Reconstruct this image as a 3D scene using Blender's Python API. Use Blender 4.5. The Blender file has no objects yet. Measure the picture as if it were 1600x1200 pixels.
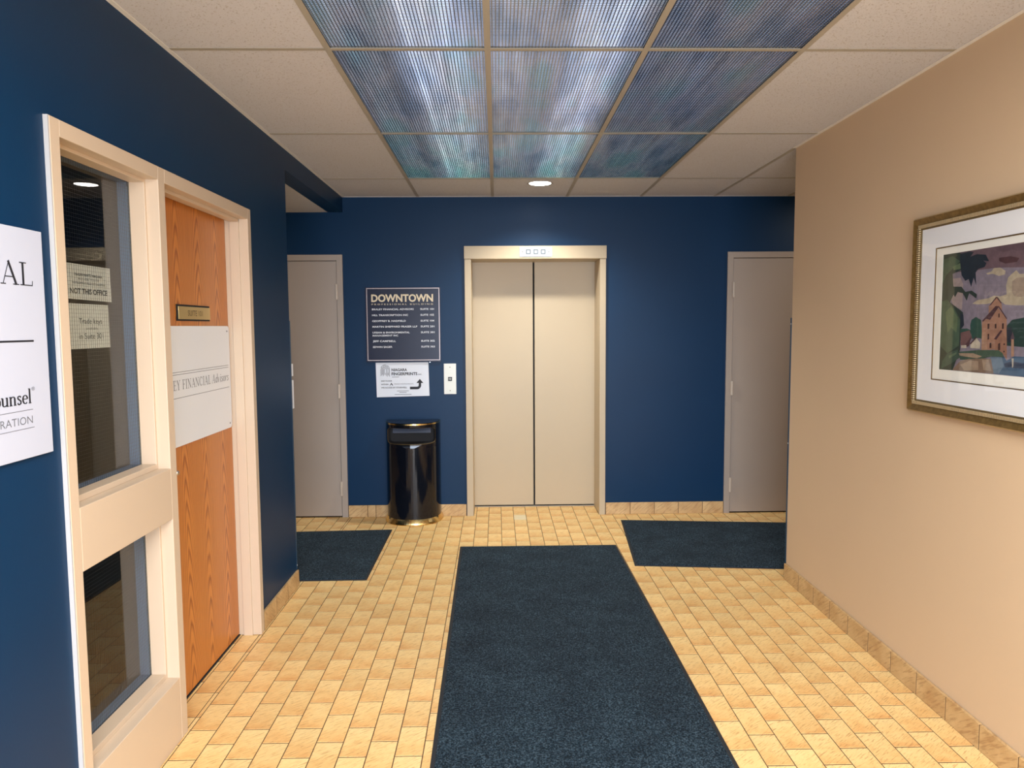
import bpy, bmesh, math, random
from mathutils import Vector, Matrix

S = bpy.context.scene
COL = S.collection
random.seed(7)

# ------------------------------------------------------------------ camera
CAM_F, YAW, PITCH, ROLL, CAM_H = 1133.94, 0.020349, 0.079308, -0.0062556, 1.59579
fwd = Vector((math.sin(YAW)*math.cos(PITCH), math.cos(YAW)*math.cos(PITCH), -math.sin(PITCH)))
rt = Vector((math.cos(YAW), -math.sin(YAW), 0)); up = rt.cross(fwd)
rt2 = rt*math.cos(ROLL) + up*math.sin(ROLL); up2 = up*math.cos(ROLL) - rt*math.sin(ROLL)
cd = bpy.data.cameras.new('camera'); cam = bpy.data.objects.new('camera', cd); COL.objects.link(cam)
cd.sensor_width = 36.0; cd.lens = CAM_F/1600*36.0; cd.clip_start = 0.05; cd.clip_end = 100
mw = Matrix((rt2, up2, -fwd)).transposed().to_4x4(); mw.translation = Vector((0, 0, CAM_H)); cam.matrix_world = mw
S.camera = cam
S.view_settings.view_transform = 'Standard'; S.view_settings.look = 'None'
S.view_settings.exposure = 0.12; S.view_settings.gamma = 1.0; S.view_settings.use_curve_mapping = False

# ------------------------------------------------------------------ world and lights
W = bpy.data.worlds.new('daylight'); S.world = W; W.use_nodes = True
W.node_tree.nodes['Background'].inputs[0].default_value = (0.62, 0.74, 1.0, 1)
W.node_tree.nodes['Background'].inputs[1].default_value = 0.6
def area(name, loc, direction, sx, sy, power, color, spread=180):
    l = bpy.data.lights.new(name, 'AREA'); l.shape = 'RECTANGLE'; l.size = sx; l.size_y = sy
    l.energy = power; l.color = color; l.spread = math.radians(spread)
    o = bpy.data.objects.new(name, l); COL.objects.link(o); o.location = loc
    o.rotation_euler = Vector(direction).to_track_quat('-Z', 'Z').to_euler(); return o
area('entrance_daylight', (0.3, -2.35, 1.12), (0, 1, -0.30), 2.5, 2.1, 140, (0.72, 0.84, 1.0), 125)
area('hall_fill_light', (0.28, 0.05, 2.60), (0, 0, -1), 1.8, 2.6, 178, (1.0, 0.98, 0.94))  # added overhead fill, no fixture is modelled for it
area('corridor_fill_west', (-2.6, 5.2, 2.50), (0, 0, -1), 0.5, 0.5, 9, (1, 0.93, 0.85))  # added fill for the left side corridor, no fixture modelled
area('corridor_fill_east', (3.1, 5.2, 2.62), (0, 0, -1), 0.5, 0.5, 9, (1, 0.93, 0.85))  # added fill for the right side corridor, no fixture modelled
sl = bpy.data.lights.new('downlight_beam', 'SPOT'); sl.energy = 150; sl.color = (1.0, 0.96, 0.88)
sl.spot_size = math.radians(138); sl.spot_blend = 0.9; sl.shadow_soft_size = 0.06
so = bpy.data.objects.new('downlight_beam', sl); COL.objects.link(so); so.location = (0.331, 5.503, 2.63)

# ------------------------------------------------------------------ dimensions
H = 2.654; YW = 6.048; XL = -1.253; XR = 1.808; YL = 4.425; YR = 4.425
HC = 2.533; BY = -2.2; XW = -4.2; XE = 4.6; TH = 0.12; ED = 6.35   # corridor ceiling, back wall, corridor ends, elevator leaf depth
GX = [-0.0272 + 0.6096*i for i in range(-2, 4)]; GY = [5.315 - 1.2192*i for i in range(0, 7)]
TP, TL, TX0, TY0 = 0.1048, 0.2, -0.08, 2.497      # floor tile pitch, length, origin

# ------------------------------------------------------------------ helpers
def lin(c): return tuple((v/12.92 if v <= 0.04045 else ((v+0.055)/1.055)**2.4) for v in c)
def rgb(r, g, b): return lin((r/255, g/255, b/255)) + (1,)

class MB:
    def __init__(s): s.v = []; s.f = []; s.m = []; s.uv = {}
    def poly(s, pts, m=0):
        n = len(s.v); s.v += [tuple(p) for p in pts]; s.f.append(tuple(range(n, n+len(pts)))); s.m.append(m); return s
    def box(s, x0, x1, y0, y1, z0, z1, m=0):
        if x0 > x1: x0, x1 = x1, x0
        if y0 > y1: y0, y1 = y1, y0
        if z0 > z1: z0, z1 = z1, z0
        n = len(s.v)
        s.v += [(x0,y0,z0),(x1,y0,z0),(x1,y1,z0),(x0,y1,z0),(x0,y0,z1),(x1,y0,z1),(x1,y1,z1),(x0,y1,z1)]
        for q in ((0,3,2,1),(4,5,6,7),(0,1,5,4),(1,2,6,5),(2,3,7,6),(3,0,4,7)):
            s.f.append(tuple(n+i for i in q)); s.m.append(m)
        return s
    def prism(s, pts, vec, m=0, caps=True):
        """closed polygon pts (3D) extruded by vec"""
        k = len(pts); n = len(s.v); vec = Vector(vec)
        s.v += [tuple(p) for p in pts] + [tuple(Vector(p)+vec) for p in pts]
        if caps:
            s.f.append(tuple(range(n+k-1, n-1, -1))); s.m.append(m); s.f.append(tuple(range(n+k, n+2*k))); s.m.append(m)
        for i in range(k):
            j = (i+1) % k; s.f.append((n+i, n+j, n+k+j, n+k+i)); s.m.append(m)
        return s
    def lathe(s, cx, cy, prof, seg=24, axis='Z', m=0, a0=0, a1=2*math.pi):
        n = len(s.v); full = abs(a1-a0-2*math.pi) < 1e-6; cnt = seg if full else seg+1
        for r, h in prof:
            for i in range(cnt):
                a = a0+(a1-a0)*i/seg; s.v.append((cx+r*math.cos(a), cy+r*math.sin(a), h))
        for j in range(len(prof)-1):
            for i in range(seg):
                i2 = (i+1) % cnt; s.f.append((n+j*cnt+i, n+j*cnt+i2, n+(j+1)*cnt+i2, n+(j+1)*cnt+i)); s.m.append(m)
        return s
    def build(s, name, mat, parent=None, bevel=0, smooth=False, fix=True, org=None):
        me = bpy.data.meshes.new(name); base = wloc(parent) if parent else Vector((0, 0, 0))
        o = bpy.data.objects.new(name, me)
        if org is None: org = base
        org = Vector(org)
        me.from_pydata([tuple(Vector(p)-org) for p in s.v], [], s.f)
        for mm in (mat if isinstance(mat, (list, tuple)) else [mat]): me.materials.append(mm)
        if any(s.m):
            for p, m in zip(me.polygons, s.m): p.material_index = m
        if s.uv:
            ul = me.uv_layers.new(name='UVMap')
            for p in me.polygons:
                for li, c in zip(p.loop_indices, s.uv.get(p.index, [(0, 0)]*p.loop_total)): ul.data[li].uv = c
        if fix:
            bm = bmesh.new(); bm.from_mesh(me); bmesh.ops.recalc_face_normals(bm, faces=bm.faces); bm.to_mesh(me); bm.free()
        if smooth:
            for p in me.polygons: p.use_smooth = True
        COL.objects.link(o)
        o.location = org - base if parent else org
        if parent: o.parent = parent
        if bevel:
            b = o.modifiers.new('bevel', 'BEVEL'); b.width = bevel; b.segments = 2; b.limit_method = 'ANGLE'
            b.harden_normals = False
        if smooth == 'auto':
            pass
        return o
def wloc(o):
    v = Vector((0, 0, 0))
    while o: v = v + o.location; o = o.parent
    return v
def empty(name, loc):
    o = bpy.data.objects.new(name, None); o.empty_display_size = 0.05; COL.objects.link(o); o.location = loc; return o
def tag(o, label, cat, group=None, kind=None):
    o['label'] = label; o['category'] = cat
    if group: o['group'] = group
    if kind: o['kind'] = kind
    return o

# ------------------------------------------------------------------ materials
MATS = {}
class NT:
    def __init__(s, name):
        s.mat = bpy.data.materials.new(name); s.mat.use_nodes = True; s.t = s.mat.node_tree
        s.p = s.t.nodes['Principled BSDF']; s.out = s.t.nodes['Material Output']
    def n(s, typ, ins=None, **kw):
        nd = s.t.nodes.new(typ)
        for k, v in kw.items(): setattr(nd, k, v)
        for k, v in (ins or {}).items():
            if hasattr(v, 'bl_rna') and isinstance(v, bpy.types.NodeSocket): s.t.links.new(v, nd.inputs[k])
            else: nd.inputs[k].default_value = v
        return nd
    def set(s, k, v):
        if isinstance(v, bpy.types.NodeSocket): s.t.links.new(v, s.p.inputs[k])
        else: s.p.inputs[k].default_value = v
        return s
    def ramp(s, fac, stops, interp='LINEAR'):
        r = s.n('ShaderNodeValToRGB', {0: fac}); r.color_ramp.interpolation = interp; e = r.color_ramp.elements
        while len(e) < len(stops): e.new(0.5)
        for el, (p, c) in zip(e, stops): el.position = p; el.color = c if len(c) == 4 else tuple(c)+(1,)
        return r.outputs[0]
    def math(s, op, a, b=0.0, c=0.0):
        return s.n('ShaderNodeMath', {0: a, 1: b, 2: c}, operation=op).outputs[0]
    def mix(s, f, a, b, t='MIX'):
        nd = s.n('ShaderNodeMix', data_type='RGBA', blend_type=t)
        for i, v in ((0, f), (6, a), (7, b)):
            if isinstance(v, bpy.types.NodeSocket): s.t.links.new(v, nd.inputs[i])
            else: nd.inputs[i].default_value = v
        return nd.outputs[2]
    def bump(s, h, strength=0.3, dist=0.002):
        b = s.n('ShaderNodeBump', {'Height': h, 'Strength': strength, 'Distance': dist}); s.set('Normal', b.outputs[0]); return s
    def noise(s, vec, scale, detail=3, rough=0.5, dist=0.0):
        return s.n('ShaderNodeTexNoise', {'Vector': vec, 'Scale': scale, 'Detail': detail, 'Roughness': rough, 'Distortion': dist}).outputs[0]
    def obj(s): return s.n('ShaderNodeTexCoord').outputs['Object']
    def geo(s): return s.n('ShaderNodeNewGeometry').outputs['Position']
    def mapping(s, vec, scale=(1,1,1), rot=(0,0,0), loc=(0,0,0)):
        return s.n('ShaderNodeMapping', {'Vector': vec, 'Scale': scale, 'Rotation': rot, 'Location': loc}).outputs[0]

def plain(name, col, rough=0.5, metal=0.0, spec=0.5, vs=3.0, var=0.0, bump=0.0, bscale=200, emit=None, es=0):
    t = NT(name); t.set('Roughness', rough).set('Metallic', metal).set('Specular IOR Level', spec)
    g = t.geo()
    nz = t.noise(g, vs, 4)
    c2 = tuple(min(1, v*(1-var)) for v in col[:3]) + (1,)
    t.set('Base Color', t.mix(nz, col, c2) if var else col)
    if bump: t.bump(t.noise(g, bscale, 2), bump, 0.001)
    if emit: t.set('Emission Color', emit).set('Emission Strength', es)
    MATS[name] = t.mat; return t.mat

M_NAVY = plain('navy_wall_paint', (0.0012, 0.029, 0.086, 1), 0.42, var=0.12, bump=0.12, bscale=260, spec=0.22)
M_TAN = plain('tan_wall_paint', (0.66, 0.485, 0.315, 1), 0.55, var=0.05, bump=0.1, bscale=220, spec=0.3)
M_FRAME = plain('beige_frame_paint', (0.61, 0.485, 0.36, 1), 0.38, var=0.03, spec=0.4)
M_FRAME2 = plain('taupe_door_paint', (0.40, 0.335, 0.285, 1), 0.42, var=0.06, spec=0.4)
M_HINGE = plain('hinge_paint', (0.52, 0.44, 0.36, 1), 0.4)
M_ELEV = plain('elevator_enamel', (0.54, 0.44, 0.30, 1), 0.42, var=0.05, spec=0.4)
M_LITEDGE_SCREW = plain('daylit_edge_and_screw_white', (0.45, 0.45, 0.46, 1), 0.6)  # pale tone of the painted daylit frame edge; also the guard screws
M_TEE = plain('tee_white_metal', (0.40, 0.365, 0.30, 1), 0.45)
M_MOULD = plain('wall_angle_metal', (0.80, 0.78, 0.74, 1), 0.4)
M_DARK = plain('dark_void', (0.012, 0.012, 0.014, 1), 0.8)
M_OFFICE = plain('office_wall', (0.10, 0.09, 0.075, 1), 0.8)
M_BRASS = plain('polished_brass', (0.80, 0.60, 0.26, 1), 0.18, metal=1.0)
M_GOLDPL = plain('brushed_brass_plate', (0.62, 0.48, 0.22, 1), 0.35, metal=0.85)
M_BLACKG = plain('black_gloss_enamel', (0.004, 0.005, 0.009, 1), 0.10, spec=0.42)
M_BLACK = plain('black_print', (0.010, 0.011, 0.018, 1), 0.6)
M_GREYP = plain('grey_print', (0.13, 0.14, 0.17, 1), 0.6)
M_WHITE = plain('white_paper', (0.80, 0.84, 0.92, 1), 0.6)
M_SIGNW = plain('white_sign_board', (0.80, 0.84, 0.90, 1), 0.35)
M_SIGNL = plain('pale_sign_board', (0.50, 0.54, 0.66, 1), 0.35)
M_PAPER = plain('note_paper', (0.82, 0.80, 0.72, 1), 0.7)
M_CREAM = plain('cream_lettering', (0.78, 0.66, 0.46, 1), 0.5)
M_WLET = plain('white_lettering', (0.85, 0.87, 0.92, 1), 0.5)
M_SIGNN = plain('dark_navy_board', (0.012, 0.016, 0.042, 1), 0.3, var=0.1, spec=0.3)
M_PINK = plain('rose_tan_border', (0.46, 0.38, 0.38, 1), 0.35, metal=0.3)
M_STEEL = plain('ivory_plate', (0.80, 0.82, 0.76, 1), 0.35)
M_INDIC = plain('indicator_plate', (0.36, 0.42, 0.47, 1), 0.3)
M_CHROME = plain('chrome', (0.7, 0.7, 0.7, 1), 0.15, metal=1)
M_WIRE = plain('glass_wire', (0.03, 0.03, 0.03, 1), 0.5, metal=0.3)
M_GROUT = plain('brown_grout', (0.12, 0.066, 0.03, 1), 0.85, var=0.3)
M_MATBASE = plain('mat_rubber', (0.012, 0.015, 0.020, 1), 0.7)
M_GUARD = plain('corner_guard_vinyl', (0.018, 0.055, 0.10, 1), 0.4)
M_LIT = plain('lamp_glow', (1, 1, 1, 1), 0.4, emit=(1, 0.97, 0.93, 1), es=14)
M_TRIMD = plain('downlight_trim', (0.35, 0.32, 0.28, 1), 0.4)
M_HOUS = plain('fixture_housing', (0.5, 0.5, 0.5, 1), 0.5)
M_JAMBB = plain('blue_inner_return', (0.12, 0.22, 0.37, 1), 0.45)
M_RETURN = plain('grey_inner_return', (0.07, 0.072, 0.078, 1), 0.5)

def m_glass(name, rough=0.0, tint=(0.93, 0.96, 0.95, 1)):
    t = NT(name); fr = t.n('ShaderNodeFresnel', {'IOR': 1.52}).outputs[0]; bk = t.n('ShaderNodeNewGeometry').outputs['Backfacing']
    f2 = t.math('MULTIPLY', t.math('MINIMUM', t.math('MULTIPLY', fr, 0.85), 1.0), t.math('SUBTRACT', 1.0, bk))
    tr = t.n('ShaderNodeBsdfTransparent', {'Color': tint}); gl = t.n('ShaderNodeBsdfGlossy', {'Color': (1, 1, 1, 1), 'Roughness': rough})
    mx = t.n('ShaderNodeMixShader', {0: f2, 1: tr.outputs[0], 2: gl.outputs[0]})
    t.t.links.new(mx.outputs[0], t.out.inputs[0]); return t.mat
M_GLASS = m_glass('window_glass', 0.0, (0.86, 0.88, 0.88, 1)); M_PICGL = m_glass('picture_glass', 0.02, (0.97, 0.97, 0.97, 1))

def m_floor():
    t = NT('ceramic_floor_tile'); t.set('Roughness', 0.42).set('Specular IOR Level', 0.45)
    uv = t.n('ShaderNodeTexCoord').outputs['UV']; rnd = t.n('ShaderNodeObjectInfo').outputs['Random']
    off = t.n('ShaderNodeCombineXYZ', {0: t.math('MULTIPLY', rnd, 37.0), 1: t.math('MULTIPLY', rnd, 91.0), 2: 0.0}).outputs[0]
    v = t.n('ShaderNodeVectorMath', {0: uv, 1: off}, operation='ADD').outputs[0]
    # metric uv: v in units of tile (x: 1 = width, y: 1 = length)
    met = t.mapping(v, (1.0, 1.9, 1.0))
    rot = t.mapping(met, (1, 1, 1), (0, 0, math.radians(-38)))
    st = t.mapping(rot, (1.5, 15, 1))
    streak = t.noise(st, 1.6, 5, 0.6, 0.5)
    blot = t.noise(met, 1.3, 4, 0.6, 0.4)
    fr = t.n('ShaderNodeVectorMath', {0: uv}, operation='FRACTION').outputs[0]
    sx = t.n('ShaderNodeSeparateXYZ', {0: fr}); ux, uy = sx.outputs[0], sx.outputs[1]
    g = t.math('ADD', t.math('MULTIPLY', uy, 0.55), t.math('MULTIPLY', blot, 0.75))
    col = t.ramp(g, [(0.28, rgb(222, 168, 104)), (0.46, rgb(233, 188, 122)), (0.68, rgb(240, 203, 138)), (0.95, rgb(243, 212, 150))])
    dk = t.ramp(streak, [(0.36, (0, 0, 0, 1)), (0.47, (1, 1, 1, 1))])
    col = t.mix(t.math('MULTIPLY', t.math('SUBTRACT', 1.0, dk), 0.62), col, rgb(172, 120, 70))
    hv = t.n('ShaderNodeHueSaturation', {'Color': col, 'Value': t.math('ADD', 0.93, t.math('MULTIPLY', rnd, 0.12)), 'Saturation': 1.0}).outputs[0]
    t.set('Base Color', hv)
    t.bump(t.math('ADD', streak, t.math('MULTIPLY', blot, 0.4)), 0.5, 0.003)
    return t.mat
M_TILE = m_floor()

def m_base():
    t = NT('ceramic_baseboard_tile'); t.set('Roughness', 0.4)
    g = t.geo(); rnd = t.n('ShaderNodeObjectInfo').outputs['Random']
    off = t.n('ShaderNodeCombineXYZ', {0: t.math('MULTIPLY', rnd, 17.0), 1: t.math('MULTIPLY', rnd, 7.0), 2: 0.0}).outputs[0]
    v = t.n('ShaderNodeVectorMath', {0: g, 1: off}, operation='ADD').outputs[0]
    rot = t.mapping(v, (1, 1, 1), (math.radians(35), math.radians(35), 0))
    st = t.noise(t.mapping(rot, (11, 11, 110)), 1.2, 4, 0.6, 0.4)
    bl = t.noise(v, 9, 3)
    col = t.ramp(bl, [(0.3, rgb(186, 148, 100)), (0.7, rgb(212, 180, 130))])
    dk = t.ramp(st, [(0.36, (0, 0, 0, 1)), (0.5, (1, 1, 1, 1))])
    t.set('Base Color', t.mix(t.math('MULTIPLY', t.math('SUBTRACT', 1.0, dk), 0.5), col, rgb(140, 98, 58)))
    t.bump(st, 0.5, 0.002); return t.mat
M_BTILE = m_base()
M_PALETILE = plain('pale_repaired_tile', rgb(236, 222, 186), 0.45, vs=40, var=0.2)

def m_ceil():
    t = NT('mineral_ceiling_tile'); t.set('Roughness', 0.95).set('Specular IOR Level', 0.1)
    g = t.geo()
    n1 = t.noise(g, 150, 2, 0.6); n2 = t.noise(g, 2.0, 3)
    pit = t.ramp(n1, [(0.30, (0, 0, 0, 1)), (0.40, (1, 1, 1, 1))])
    base = t.mix(n2, (0.64, 0.635, 0.66, 1), (0.59, 0.585, 0.61, 1))
    t.set('Base Color', t.mix(pit, (0.42, 0.37, 0.32, 1), base)); t.bump(pit, 0.6, 0.002); return t.mat
M_CEIL = m_ceil()

def m_carpet():
    t = NT('mat_pile'); t.set('Roughness', 0.95).set('Specular IOR Level', 0.05); t.set('Sheen Weight', 0.04).set('Sheen Roughness', 0.5)
    g = t.geo(); n1 = t.noise(g, 150, 2, 0.7); n2 = t.noise(g, 5, 5, 0.6); n3 = t.noise(g, 90, 3, 0.6)
    a = t.ramp(n1, [(0.36, (0.002, 0.006, 0.011, 1)), (0.50, (0.013, 0.028, 0.042, 1)), (0.66, (0.060, 0.098, 0.130, 1))])
    b = t.ramp(n2, [(0.3, (0.60, 0.62, 0.66, 1)), (0.7, (1.1, 1.1, 1.1, 1))])
    t.set('Base Color', t.mix(1.0, a, b, 'MULTIPLY')); t.bump(t.math('ADD', n1, t.math('MULTIPLY', n3, 0.5)), 0.9, 0.004); return t.mat
M_CARPET = m_carpet()

def m_oak():
    t = NT('oak_veneer'); t.set('Roughness', 0.33).set('Specular IOR Level', 0.45)
    o = t.obj(); s = t.n('ShaderNodeSeparateXYZ', {0: o}); y, z = s.outputs[1], s.outputs[2]
    # three veneer leaves side by side, each with its own cathedral figure
    k = t.math('DIVIDE', y, 0.215); kf = t.math('FLOOR', k); u = t.math('SUBTRACT', t.math('SUBTRACT', k, kf), 0.5)
    wob = t.math('MULTIPLY', t.math('SUBTRACT', t.noise(t.mapping(o, (3, 3, 1.1)), 1.0, 3), 0.5), 0.30)
    u2 = t.math('ADD', u, wob)
    arch = t.math('MULTIPLY', t.math('MULTIPLY', u2, u2), 6.5)
    h = t.math('ADD', arch, t.math('ADD', t.math('MULTIPLY', z, 1.3), t.math('MULTIPLY', kf, 0.37)))
    nn = t.noise(t.mapping(o, (14, 14, 0.8)), 1.0, 3); h = t.math('ADD', h, t.math('MULTIPLY', nn, 0.35))
    w = t.math('FRACT', t.math('MULTIPLY', h, 7.0))
    band = t.ramp(w, [(0.0, (0, 0, 0, 1)), (0.22, (0.9, 0.9, 0.9, 1)), (0.6, (1, 1, 1, 1)), (1.0, (0.0, 0.0, 0.0, 1))])
    fine = t.noise(t.mapping(o, (160, 160, 2.2)), 1.0, 4, 0.7)
    c = t.mix(band, rgb(150, 80, 28), rgb(214, 138, 62))
    f = t.ramp(fine, [(0.35, (0, 0, 0, 1)), (0.6, (1, 1, 1, 1))])
    t.set('Base Color', t.mix(t.math('MULTIPLY', t.math('SUBTRACT', 1.0, f), 0.4), c, rgb(158, 86, 36)))
    return t.mat
M_OAK = m_oak()

def m_lens(name, shift, streaks, base):
    """prismatic lens: glow and reflected light streaks put in as emission along its length (object x = across)"""
    t = NT(name); o = t.obj(); s = t.n('ShaderNodeSeparateXYZ', {0: o}); x = s.outputs[0]
    acc = None
    n1 = t.noise(t.mapping(o, (26, 1.1, 1), loc=(shift, 0, 0)), 1.0, 4, 0.6)
    for c, wd, a in streaks:
        d = t.math('DIVIDE', t.math('ABSOLUTE', t.math('SUBTRACT', x, c)), wd)
        e = t.math('MULTIPLY', t.n('ShaderNodeMapRange', {0: d, 1: 1.0, 2: 0.2, 3: 0.0, 4: 1.0}, interpolation_type='SMOOTHSTEP').outputs[0], a)
        acc = e if acc is None else t.math('ADD', acc, e)
    mod = t.ramp(n1, [(0.30, (0.45, 0.45, 0.45, 1)), (0.7, (1.35, 1.35, 1.35, 1))])
    acc = t.math('ADD', t.math('MULTIPLY', acc, mod), t.math('MULTIPLY', mod, base))
    n2 = t.noise(t.mapping(t.geo(), (5, 1.2, 1), loc=(shift*2, 3, 0)), 1.0, 3)
    yy = t.n('ShaderNodeSeparateXYZ', {0: t.geo()}).outputs[1]
    irid = t.ramp(n2, [(0.3, (0.50, 0.58, 0.80, 1)), (0.45, (0.56, 0.66, 0.85, 1)), (0.58, (0.64, 0.65, 0.70, 1)), (0.72, (0.50, 0.72, 0.80, 1))])
    green = t.ramp(n2, [(0.3, (0.55, 0.85, 0.75, 1)), (0.5, (0.45, 0.95, 0.70, 1)), (0.7, (0.85, 0.85, 0.60, 1))])
    gf = t.n('ShaderNodeMapRange', {0: yy, 1: 3.9, 2: 5.3, 3: 0.0, 4: 0.8}).outputs[0]
    t.set('Base Color', (0.10, 0.12, 0.16, 1)).set('Roughness', 0.15).set('Emission Color', t.mix(gf, irid, green)).set('Emission Strength', acc)  # glow, reflected streaks and sheen colours painted into the emission
    return t.mat
def m_louver():
    t = NT('clear_prism_ribs'); t.set('Base Color', (0.42, 0.46, 0.54, 1)).set('Metallic', 0.85).set('Roughness', 0.22)
    n = t.noise(t.mapping(t.geo(), (3, 1, 1)), 2.0, 3)
    t.set('Base Color', t.ramp(n, [(0.35, (0.16, 0.20, 0.28, 1)), (0.5, (0.34, 0.34, 0.40, 1)), (0.65, (0.22, 0.32, 0.36, 1))]))
    return t.mat
M_LOUV = m_louver()

def m_giltframe():
    t = NT('antique_gilt'); t.set('Metallic', 0.55).set('Roughness', 0.38)
    n = t.noise(t.geo(), 60, 4, 0.7)
    t.set('Base Color', t.ramp(n, [(0.3, rgb(104, 80, 42)), (0.6, rgb(132, 104, 58)), (0.8, rgb(148, 122, 76))])); return t.mat
M_GILT = m_giltframe()
M_GILT2 = plain('pale_gilt', rgb(196, 172, 132), 0.4, metal=0.4, var=0.2)  # paler gilt of the outer lip and ribbed ornament
M_GILTD = plain('gilt_lip', rgb(110, 90, 54), 0.4, metal=0.4)

# ------------------------------------------------------------------ setting: walls
def struct(o, label, cat): o['kind'] = 'structure'; o['label'] = label; o['category'] = cat; return o
ZF = -0.02
# floor: grout bed, tiles are its parts
fb = MB(); fb.box(XW, XE, BY, ED+0.05, -0.03, -0.0013)
floor = struct(fb.build('floor', M_GROUT), 'floor of small tan brushed ceramic tiles in running bond with brown joints', 'floor')

REG = [(XL+0.002, XR-0.002, BY, YW), (XW, XL+0.002, YL, YW), (XR-0.002, XE, YR, YW), (-0.208, 0.855, YW, ED+0.03), (-1.36, XL+0.002, 2.80, 3.72)]
def tile_mesh(x0, x1, y0, y1, cx, cy, iu, jv, mb):
    """one tile, chamfered; coordinates relative to cx, cy; uv from the tile's own cell"""
    g, c, gy = 0.0017, 0.0012, 0.0027
    a0, a1, b0, b1 = x0+g-cx, x1-g-cx, y0+gy-cy, y1-gy-cy
    if a1-a0 < 0.006 or b1-b0 < 0.006: return False
    n = len(mb.v)
    for z, q in ((0.0, c), (-0.0016, 0.0), (-0.010, 0.0)):
        mb.v += [(a0+q, b0+q, z), (a1-q, b0+q, z), (a1-q, b1-q, z), (a0+q, b1-q, z)]
    def U(i): x, y, z = mb.v[i]; return (iu+(x+cx-tx)/TP, jv+(y+cy-ty)/TL)
    tx, ty = TX0+TP*iu0, tyo
    mb.f.append((n, n+1, n+2, n+3)); mb.m.append(0); mb.uv[len(mb.f)-1] = [U(n+i) for i in range(4)]
    for k in (0, 4):
        for i in range(4):
            j = (i+1) % 4; q = (n+k+i, n+k+4+i, n+k+4+j, n+k+j); mb.f.append(q); mb.m.append(0); mb.uv[len(mb.f)-1] = [U(w) for w in q]
    return True
MATS_RECT = [(-0.27, 0.85, 1.2, 5.16)]
cells = []
for i in range(-45, 50):
    x0 = TX0+TP*i
    for j in range(-30, 24):
        y0 = TY0 + TL*j + (0.1 if i % 2 else 0)
        for (rx0, rx1, ry0, ry1) in REG:
            a0, a1, b0, b1 = max(x0, rx0), min(x0+TP, rx1), max(y0, ry0), min(y0+TL, ry1)
            if a1-a0 < 0.006 or b1-b0 < 0.006: continue
            cx, cy = (a0+a1)/2, (b0+b1)/2
            full = a1-a0 > TP-1e-6 and b1-b0 > TL-1e-6
            d = Vector((cx, cy, -CAM_H)); zz = d.dot(fwd)
            vis = 0
            if zz > 0.3:
                px, py = 800+CAM_F*d.dot(rt2)/zz, 600-CAM_F*d.dot(up2)/zz
                if -30 < px < 1630 and py < 1230: vis = (a1-a0)*(b1-b0)/zz**3
            if any(m[0] < cx < m[1] and m[2] < cy < m[3] for m in MATS_RECT): vis = 0
            if cx < XL and cy > 4.4 and (cx < -1.7 or 4.5 < cy < 5.6): vis = 0
            if cx > XR and (cx > 2.3 or 4.65 < cy < 5.7): vis = 0
            if -1.27 < cx < -0.84 and 4.6 < cy < 5.5: vis = 0
            if 1.05 < cx < 1.81 and 4.8 < cy < 5.6: vis = 0
            cells.append((vis, i, y0, a0, a1, b0, b1, full))
cells.sort(key=lambda c: -c[0])
shared = None; rest = MB(); nt = 0
for idx, (vis, i, y0, a0, a1, b0, b1, full) in enumerate(cells):
    iu0, tyo = i, y0
    if i == 2 and abs(y0-5.897) < 0.01 and b1 <= YW+0.001:
        cx, cy = (a0+a1)/2, (b0+b1)/2; mb = MB(); tile_mesh(a0, a1, b0, b1, cx, cy, 0, 0, mb)
        o = mb.build('tile', M_PALETILE, floor, fix=False); o.location = (cx, cy, 0); o['label'] = 'paler repaired tile'; nt += 1
    elif nt < 298 and vis > 0:
        cx, cy = (a0+a1)/2, (b0+b1)/2; nt += 1
        if full and shared:
            o = bpy.data.objects.new('tile', shared); COL.objects.link(o); o.parent = floor; o.location = (cx, cy, 0)
        else:
            mb = MB(); tile_mesh(a0, a1, b0, b1, cx, cy, 0, 0, mb)
            o = mb.build('tile', M_TILE, floor, org=None, fix=False); o.location = (cx, cy, 0)
            if full: shared = o.data
    else:
        tile_mesh(a0, a1, b0, b1, 0, 0, i+60, int(round((y0+10)*5)), rest)
ro = rest.build('floor_tiling', M_TILE, floor, fix=False); ro['kind'] = 'stuff'
print('tiles', nt, len(cells))

def wall_with_holes(name, axis, pos0, pos1, u0, u1, z0, z1, holes, mat, label, mats=None):
    """slab wall; axis 'x' means normal along x and u = y"""
    us = sorted({u0, u1, *[h[0] for h in holes], *[h[1] for h in holes]}); zs = sorted({z0, z1, *[h[2] for h in holes], *[h[3] for h in holes]})
    mb = MB()
    for a, b in zip(us, us[1:]):
        for c, d in zip(zs, zs[1:]):
            if any(h[0] <= a and b <= h[1] and h[2] <= c and d <= h[3] for h in holes): continue
            if axis == 'x': mb.box(pos0, pos1, a, b, c, d)
            else: mb.box(a, b, pos0, pos1, c, d)
    return struct(mb.build(name, mat), label, 'wall')

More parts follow.
